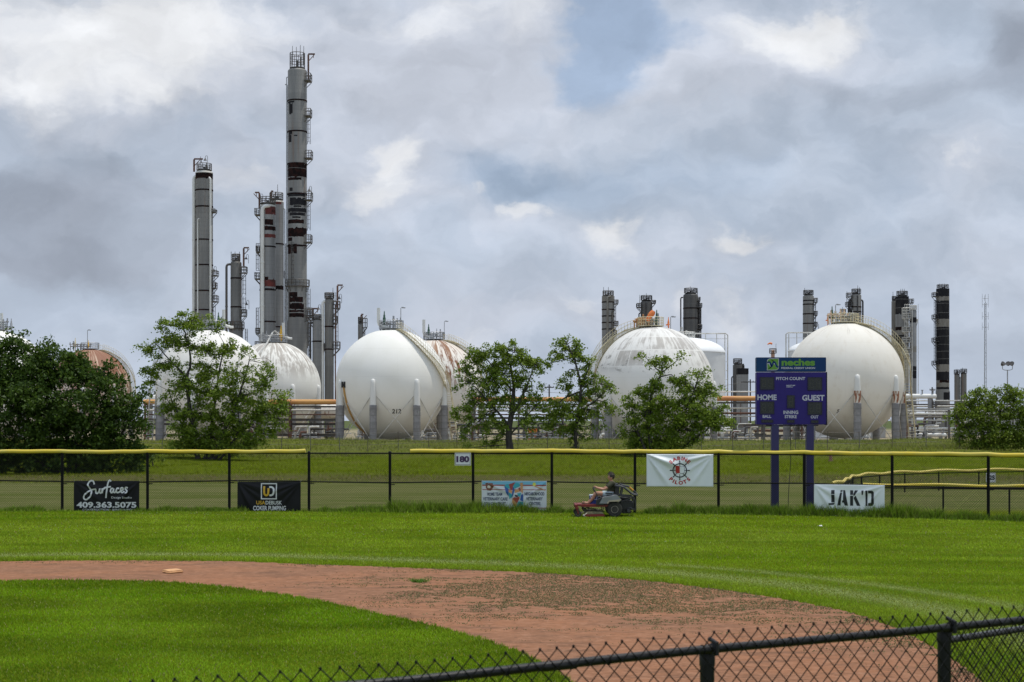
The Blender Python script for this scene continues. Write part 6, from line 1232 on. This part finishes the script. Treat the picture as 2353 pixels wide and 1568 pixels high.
mb = MB(); mb.rbox((c(375,0).x, -.62, c(0,1105).z), (c(440,0).x, .62, c(0,1045).z), .01); mb.build('front_beam', M_RED, root)
mb = MB(); mb.rbox((c(440,0).x, -.42, c(0,1062).z), (c(1000,0).x, .42, c(0,1045).z), .006); mb.build('foot_plate', M_RED, root)
def wheel(nm, cx_, cz_, r_, wdt, y, rimr, mrim, lugs=0, parent=root):
    p = c(cx_, cz_); mb = MB(); h = wdt/2; mb.lathe([(rimr, -h*.8), (r_*.80, -h), (r_*.94, -h*.92), (r_, -h*.6), (r_, h*.6), (r_*.94, h*.92), (r_*.80, h), (rimr, h*.8)], n=36, axis='y')
    for k_ in range(lugs):
        t = 2*math.pi*k_/lugs; mb.tube([(r_*.985*math.cos(t), -h*.85, r_*.985*math.sin(t)), (r_*.995*math.cos(t+.09), 0, r_*.995*math.sin(t+.09)), (r_*.985*math.cos(t), h*.85, r_*.985*math.sin(t))], .010, 4)
    wh = mb.build(nm, M_TYRE, parent, loc=(p.x, y, r_)); mb = MB(); mb.lathe([(0, -h*.55), (rimr*.30, -h*.62), (rimr*.36, -h*.45), (rimr*.85, -h*.5), (rimr*.97, -h*.86), (rimr*1.02, -h*.80), (rimr*1.02, h*.80), (0, h*.8)], n=28, axis='y'); rm = mb.build('rim', mrim, wh)
    mb = MB()
    for k_ in range(8): t = k_*math.pi/4; mb.lathe([(.011, -h*.53), (.011, -h*.49), (0, -h*.49)], c=(rimr*.66*math.cos(t), 0, rimr*.66*math.sin(t)), n=8, axis='y')
    mb.lathe([(0, -h*.66), (rimr*.26, -h*.655), (rimr*.26, -h*.6), (0, -h*.6)], n=12, axis='y'); mb.build('wheel_nut', M_BK, rm); return wh
for sy in (-.46, .46): wheel('rear_wheel', 1400, 1200, .232, .20, sy, .108, M_RIM, 26)
for sy in (-.56, .56):
    wheel('front_wheel', 455, 1280, .102, .10, sy, .058, mat('dull grey rim', (.28, .25, .23), .5)); mb = MB(); q = c(455, 1280)
    for d in (-.065, .065): mb.tube([(q.x-.03, sy+d, .27), (q.x, sy+d, .102)], .016, 6)
    mb.box((q.x-.075, sy-.085, .255), (q.x+.02, sy+.085, .30)); mb.tube([(q.x-.04, sy, .28), (q.x-.045, sy, c(0,1050).z)], .035, 10); mb.build('caster_fork', M_RED, root)
mb = MB(); mb.prism(P2([(640,1352),(655,1295),(1100,1285),(1140,1310),(1145,1350)]), -.62, .62); dk = mb.build('mower_deck', M_RED, root)
mb = MB(); mb.prism(P2([(640,1292),(660,1250),(720,1232),(1060,1232),(1120,1280)]), -.58, .58); mb.prism(P2([(820,1230),(1050,1230),(1045,1205),(830,1208)]), -.30, .30); mb.build('deck_cover', M_CLIP, dk)
mb = MB()
for sy in (-.63, .63): mb.lathe([(0, -.02), (.035, -.015), (.035, .015), (0, .02)], c=(c(600,0).x, sy, .06), n=14, axis='y'); mb.tube([(c(600,0).x, sy, .06), (c(680,0).x, sy*.95, .12)], .012, 6)
mb.build('deck_roller', M_RIM, dk)
mb = MB()
for sy in (-.40, .40): mb.tube([c(740, 1110, sy), c(760, 1240, sy)], .014, 6); mb.tube([c(1110, 1110, sy), c(1105, 1240, sy)], .014, 6); mb.tube([c(690, 1160, sy), c(1140, 1235, sy)], .016, 6); mb.tube([c(590, 1110, sy), c(600, 1200, sy), c(700, 1190, sy)], .03, 6)
mb.build('deck_linkage', M_BK, root)
for sy, e in ((-.50, -.63), (.50, .63)):
    lo_, hi_ = min(sy*.72, e), max(sy*.72, e); mb = MB(); mb.prism(P2([(1000,1012),(1040,945),(1085,870),(1115,850),(1340,815),(1390,795),(1440,797),(1475,812),(1520,862),(1570,915),(1520,940),(1240,945),(1205,990),(1190,1015)]), lo_, hi_); fd = mb.build('fender', M_GREY, root)
    mb = MB(); yo = e-.004 if e < 0 else e+.004; mb.prism(P2([(1190,1015),(1210,980),(1245,938),(1520,905),(1570,915),(1520,955),(1500,960),(1255,968),(1225,1016)]), min(yo, sy*.8), max(yo, sy*.8)); mb.build('fender_trim', M_TRIM, fd)
    mb = MB(); yo2 = e-.003 if e < 0 else e+.003; mb.prism(P2([(920,1050),(925,925),(1080,858),(1000,1015),(1120,1018),(1110,1050)]), min(sy*.75, yo2*.97), max(sy*.75, yo2*.97)); mb.build('side_panel', M_BK, root)
    mb = MB(); mb.rbox((c(1155,0).x, e*.86-.05, c(0,775).z), (c(1345,0).x, e*.86+.05, c(0,745).z), .012); mb.build('armrest', M_BK, root)
mb = MB(); mb.rbox((c(1190,0).x, -.27, c(0,870).z), (c(1470,0).x, .27, c(0,800).z), .03); mb.build('seat', M_BK, root)
mb = MB(); mb.prism(P2([(1425,810),(1440,560),(1465,520),(1510,520),(1540,620),(1530,810)]), -.25, .25); mb.build('seat_back', M_BK, root)
mb = MB()
for sy in (-.40, .40): mb.tube([c(1430,560,sy*.7), c(1500,575,sy), c(1590,585,sy), c(1660,610,sy), c(1880,790,sy), c(1990,800,sy)], .030, 8)
mb.tube([c(1990,800,-.40), c(2000,800,0), c(1990,800,.40)], .030, 8); mb.build('roll_bar', M_TUBE, root)
mb = MB()
for sy in (-.30, .30): mb.tube([c(1580,540,sy), c(1640,562,sy), c(1780,590,sy), c(1940,725,sy), c(1985,775,sy)], .026, 8); mb.tube([c(1620,590,sy), c(1610,700,sy), c(1585,800,sy)], .022, 8)
mb.build('upper_bar', M_TUBE, root)
mb = MB(); mb.tube([c(1795,603,-.30), c(1895,690,-.30)], .0285, 8); mb.build('warning_sleeve', mat('yellow sleeve', (.55, .25, .02), .5), root)
mb = MB()
for sy in (-.42, .42): mb.tube([c(1490,810,sy), c(1700,838,sy), c(1890,850,sy), c(1925,930,sy), c(1945,1060,sy), c(1930,1200,sy)], .024, 8); mb.tube([c(1540,990,sy), c(1720,930,sy), c(1900,870,sy)], .018, 6)
mb.tube([c(1930,1200,-.42), c(1935,1205,0), c(1930,1200,.42)], .026, 8); mb.build('rear_frame', M_BK, root)
mb = MB(); mb.rbox((c(1540,0).x, -.34, c(0,1200).z), (c(1900,0).x, .34, c(0,960).z), .04); mb.lathe([(.0, 0), (.16, 0), (.17, .03), (.17, .10), (.12, .13), (.0, .13)], c=(c(1700,0).x, 0, c(0,960).z), n=24); mb.rbox((c(1600,0).x, -.28, c(0,1290).z), (c(1860,0).x, .28, c(0,1200).z-.002), .03)
for k_ in range(7): mb.box((c(1560,0).x+.05*k_, -.352, c(0,1150).z), (c(1560,0).x+.05*k_+.022, -.341, c(0,1000).z))
en = mb.build('engine', M_BK, root)
mb = MB(); mb.lathe([(.0, -.44), (.050, -.44), (.056, -.42), (.056, -.28), (.0, -.28)], c=(c(1770,0).x, 0, c(0,1210).z), n=20, axis='y'); mb.tube([c(1770,1150,-.36), c(1830,1140,-.37), c(1870,1180,-.36)], .02, 8); mb.build('muffler', M_TUBE, en)
mb = MB(); mb.rbox((c(1180,0).x, -.38, c(0,1200).z), (c(1560,0).x, .38, c(0,1020).z), .03); mb.build('chassis', M_BK, root)
for sy in (-.24, .24): mb = MB(); mb.tube([c(1050,1020,sy*1.5), c(1000,900,sy*1.5), c(940,780,sy*1.4), c(870,650,sy*1.2), c(885,620,sy*1.0), c(925,612,sy*.6)], [.016]*4+[.02, .02], 8); mb.build('control_lever', M_BK, root)
# cooler on the foot plate
o = thing('water_cooler', 'blue drinks cooler with a white lid between the rider\u2019s legs', 'cooler', (MX+c(880,0).x, YM, c(0,1044).z)); mb = MB(); mb.prism([(-.12, 0), (.12, 0), (.135, .25), (-.135, .25)], -.13, .13); mb.build('body', mat('blue cooler plastic', (.010, .035, .22), .4), o)
mb = MB(); mb.prism([(-.14, .252), (.14, .252), (.13, .285), (-.13, .285)], -.135, .135); mb.build('lid', mat('white lid plastic', (.6, .64, .68), .4), o); mb = MB(); mb.tube([(-.10, -.137, .25), (-.08, -.15, .14), (.08, -.15, .14), (.10, -.137, .25)], .01, 6); mb.build('handle', mat('white lid plastic', (.6, .64, .68), .4), o)

def skin(name, V_, E_, rad, m_, parent, root_i=0, sub=2, loc=None):
    me = bpy.data.meshes.new(name); me.from_pydata([tuple(v) for v in V_], E_, []); o = bpy.data.objects.new(name, me); COL.objects.link(o)
    sk = o.modifiers.new('s', 'SKIN'); sk.use_smooth_shade = True
    for i, r_ in enumerate(rad): me.skin_vertices[0].data[i].radius = r_ if isinstance(r_, tuple) else (r_, r_); me.skin_vertices[0].data[i].use_root = (i == root_i)
    sb = o.modifiers.new('u', 'SUBSURF'); sb.levels = sub; sb.render_levels = sub
    dg = bpy.context.evaluated_depsgraph_get(); m2 = bpy.data.meshes.new_from_object(o.evaluated_get(dg)); bpy.data.objects.remove(o); bpy.data.meshes.remove(me); m2.name = name; m2.materials.clear(); m2.materials.append(m_); m2.polygons.foreach_set('use_smooth', [True]*len(m2.polygons))
    return link(name, m2, parent, loc)
M_SKIN = mat('tanned skin', (.42, .21, .125), .5, 0, (.36, .17, .10), 6.0); M_SHIRT = mat('olive green cotton', (.040, .042, .020), .9, 0, (.052, .053, .028), 8.0); M_SHORT = mat('pale blue shorts', (.44, .52, .54), .85, 0, (.30, .38, .42), 9.0); M_HAIR = mat('dark brown hair', (.016, .010, .007), .6, 0, (.04, .025, .016), 14.0, bump=.5, bscale=40)
person = thing('person', 'person in olive T-shirt and pale shorts riding the red mower', 'person', (MX, YM, 0))
V_ = []; E_ = []; RD = []
def nd(p, r_, par=None): V_.append(p); RD.append(r_); (E_.append((par, len(V_)-1)) if par is not None else None); return len(V_)-1
pel = nd(c(1340,790), (.12, .15)); sp1 = nd(c(1350,700), (.105, .14), pel); sp2 = nd(c(1352,600), (.11, .155), sp1); chs = nd(c(1350,520), (.10, .15), sp2); nk = nd(c(1340,462), .058, chs); nk2 = nd(c(1330,430), .055, nk); hd_ = nd(c(1322,392), (.078, .070), nk2); h2 = nd(c(1322,345), (.100, .082), hd_); h3 = nd(c(1330,300), (.082, .070), h2)
nz_ = nd(c(1256,388), .016, hd_)
for sy in (-1, 1):
    sh = nd(c(1350,505, sy*.165), .062, chs); el = nd(c(1120,672, sy*.26), .043, sh) if False else None
    ua = nd(c(1270,590, sy*.22), .050, sh); el = nd(c(1130,672, sy*.26), .042, ua); fa = nd(c(1040,650, sy*.24), .038, el); wr_ = nd(c(965,628, sy*.20), .027, fa); pm = nd(c(930,612, sy*.175), (.030, .022), wr_)
    for k_, (dz_, ln) in enumerate(((-.030, .030), (-.010, .034), (.010, .033), (.028, .026))):
        b0 = nd(c(905,605+dz_*500, sy*(.165-.3*dz_)), .0105, pm); b1 = nd(c(892,618+dz_*420, sy*(.155-.3*dz_)), .0095, b0); nd(c(900,632+dz_*400, sy*(.150-.3*dz_)), .008, b1)
    t0 = nd(c(930,590, sy*.15), .012, pm); nd(c(905,592, sy*.135), .010, t0)
    hp = nd(c(1290,800, sy*.10), .088, pel); th_ = nd(c(1100,780, sy*.15), .078, hp); kn = nd(c(925,775, sy*.17), .060, th_); cf = nd(c(850,900, sy*.165), .056, kn); an = nd(c(745,1018, sy*.15), .038, cf); hl = nd(c(715,1030, sy*.15), (.034, .034), an); bt = nd(c(640,1022, sy*.155), (.022, .040), hl); nd(c(578,1005, sy*.16), (.014, .036), bt)
body = skin('body', V_, E_, RD, M_SKIN, person)
def skin2(name, ch, m_, parent):
    """ch: list of chains of (point, radius)"""
    vs, es, rs = [], [], []
    for cc in ch:
        prev = None
        for it in cc:
            if isinstance(it, int): prev = it; continue
            vs.append(it[0]); rs.append(it[1]); i = len(vs)-1
            if prev is not None: es.append((prev, i))
            prev = i
    return skin(name, vs, es, rs, m_, parent)
skin2('shirt', [[(c(1345,775), (.135, .165)), (c(1354,690), (.122, .158)), (c(1358,600), (.128, .172)), (c(1353,520), (.115, .165)), (c(1345,478), (.075, .085))], [3, (c(1345,505, -.17), .082), (c(1275,580, -.222), .074), (c(1215,622, -.24), .068)], [3, (c(1345,505, .17), .082), (c(1275,580, .222), .074), (c(1215,622, .24), .068)]], M_SHIRT, person)
skin2('shorts', [[(c(1345,790), (.130, .165)), (c(1335,760), (.125, .16))], [0, (c(1285,798, -.105), .102), (c(1170,788, -.14), .098), (c(1070,782, -.155), .094)], [0, (c(1285,798, .105), .102), (c(1170,788, .14), .098), (c(1070,782, .155), .094)]], M_SHORT, person)
# hair: a cap of tousled locks
mb = MB(); q = random.Random(4); cen = c(1328, 338); bm = bmesh.new(); bmesh.ops.create_icosphere(bm, subdivisions=4, radius=1.0)
for v_ in bm.verts:
    n_ = v_.co.copy(); front = n_.x < -.25; k_ = 1.0+.05*math.sin(n_.x*9+n_.y*7)+.05*math.sin(n_.z*11+n_.y*5+1)+.035*math.sin(n_.x*23-n_.z*19+n_.y*17); v_.co = Vector((cen.x+n_.x*.112*k_+.004, n_.y*.098*k_, cen.z+n_.z*.115*k_+.012))
dele = [v_ for v_ in bm.verts if (v_.co.z < cen.z-.02-(.06 if v_.co.x > cen.x+.03 else 0)) or (v_.co.x < cen.x-.045 and v_.co.z < cen.z+.045)]; bmesh.ops.delete(bm, geom=dele, context='VERTS'); bm.verts.index_update()
mb.add([v_.co for v_ in bm.verts], [[v_.index for v_ in f.verts] for f in bm.faces]); bm.free()
for k_ in range(60):
    t = q.uniform(0, 6.283); e = q.uniform(.1, 1.4) if math.cos(t) > -.2 else q.uniform(.75, 1.4); p = cen+Vector((math.cos(t)*math.cos(e)*.112, math.sin(t)*math.cos(e)*.097, math.sin(e)*.115+.012)); d = Vector((q.uniform(-.03, .02), q.uniform(-.02, .02), q.uniform(-.012, .03))); mb.tube([p-(p-cen)*.15, p+d*.5+(p-cen)*.06, p+d+(p-cen)*.05], [.014, .011, .003], 5)
mb.build('hair', M_HAIR, person)
mb = MB()
for sy in (-1, 1): mb.lathe([(.0, -.008), (.010, -.006), (.0, .0)], c=(c(1262,0).x+.012, sy*.034, c(0,362).z), n=10, axis='x')
mb.build('eye', M_LK, person)
for sy in (-1, 1): mb = MB(); mb.lathe([(0, -.006), (.022, -.008), (.030, 0), (.022, .01), (0, .012)], c=(c(1340,0).x, sy*.088, c(0,372).z), n=14, axis='y'); mb.build('ear', M_SKIN, person)
for sy in (-1, 1):
    mb = MB(); q0, q1 = c(735,1050, sy*.15), c(565,1025, sy*.16); mb.rbox((q1.x, sy*.155-.05, c(0,1046).z), (q0.x, sy*.155+.05, c(0,1034).z), .006); mb.tube([(q1.x+.05, sy*.155-.048, c(0,1036).z), (q1.x+.07, sy*.155, c(0,985).z), (q1.x+.05, sy*.155+.048, c(0,1036).z)], .016, 6); mb.build('sandal', mat('brown sandal', (.06, .035, .025), .7), person)
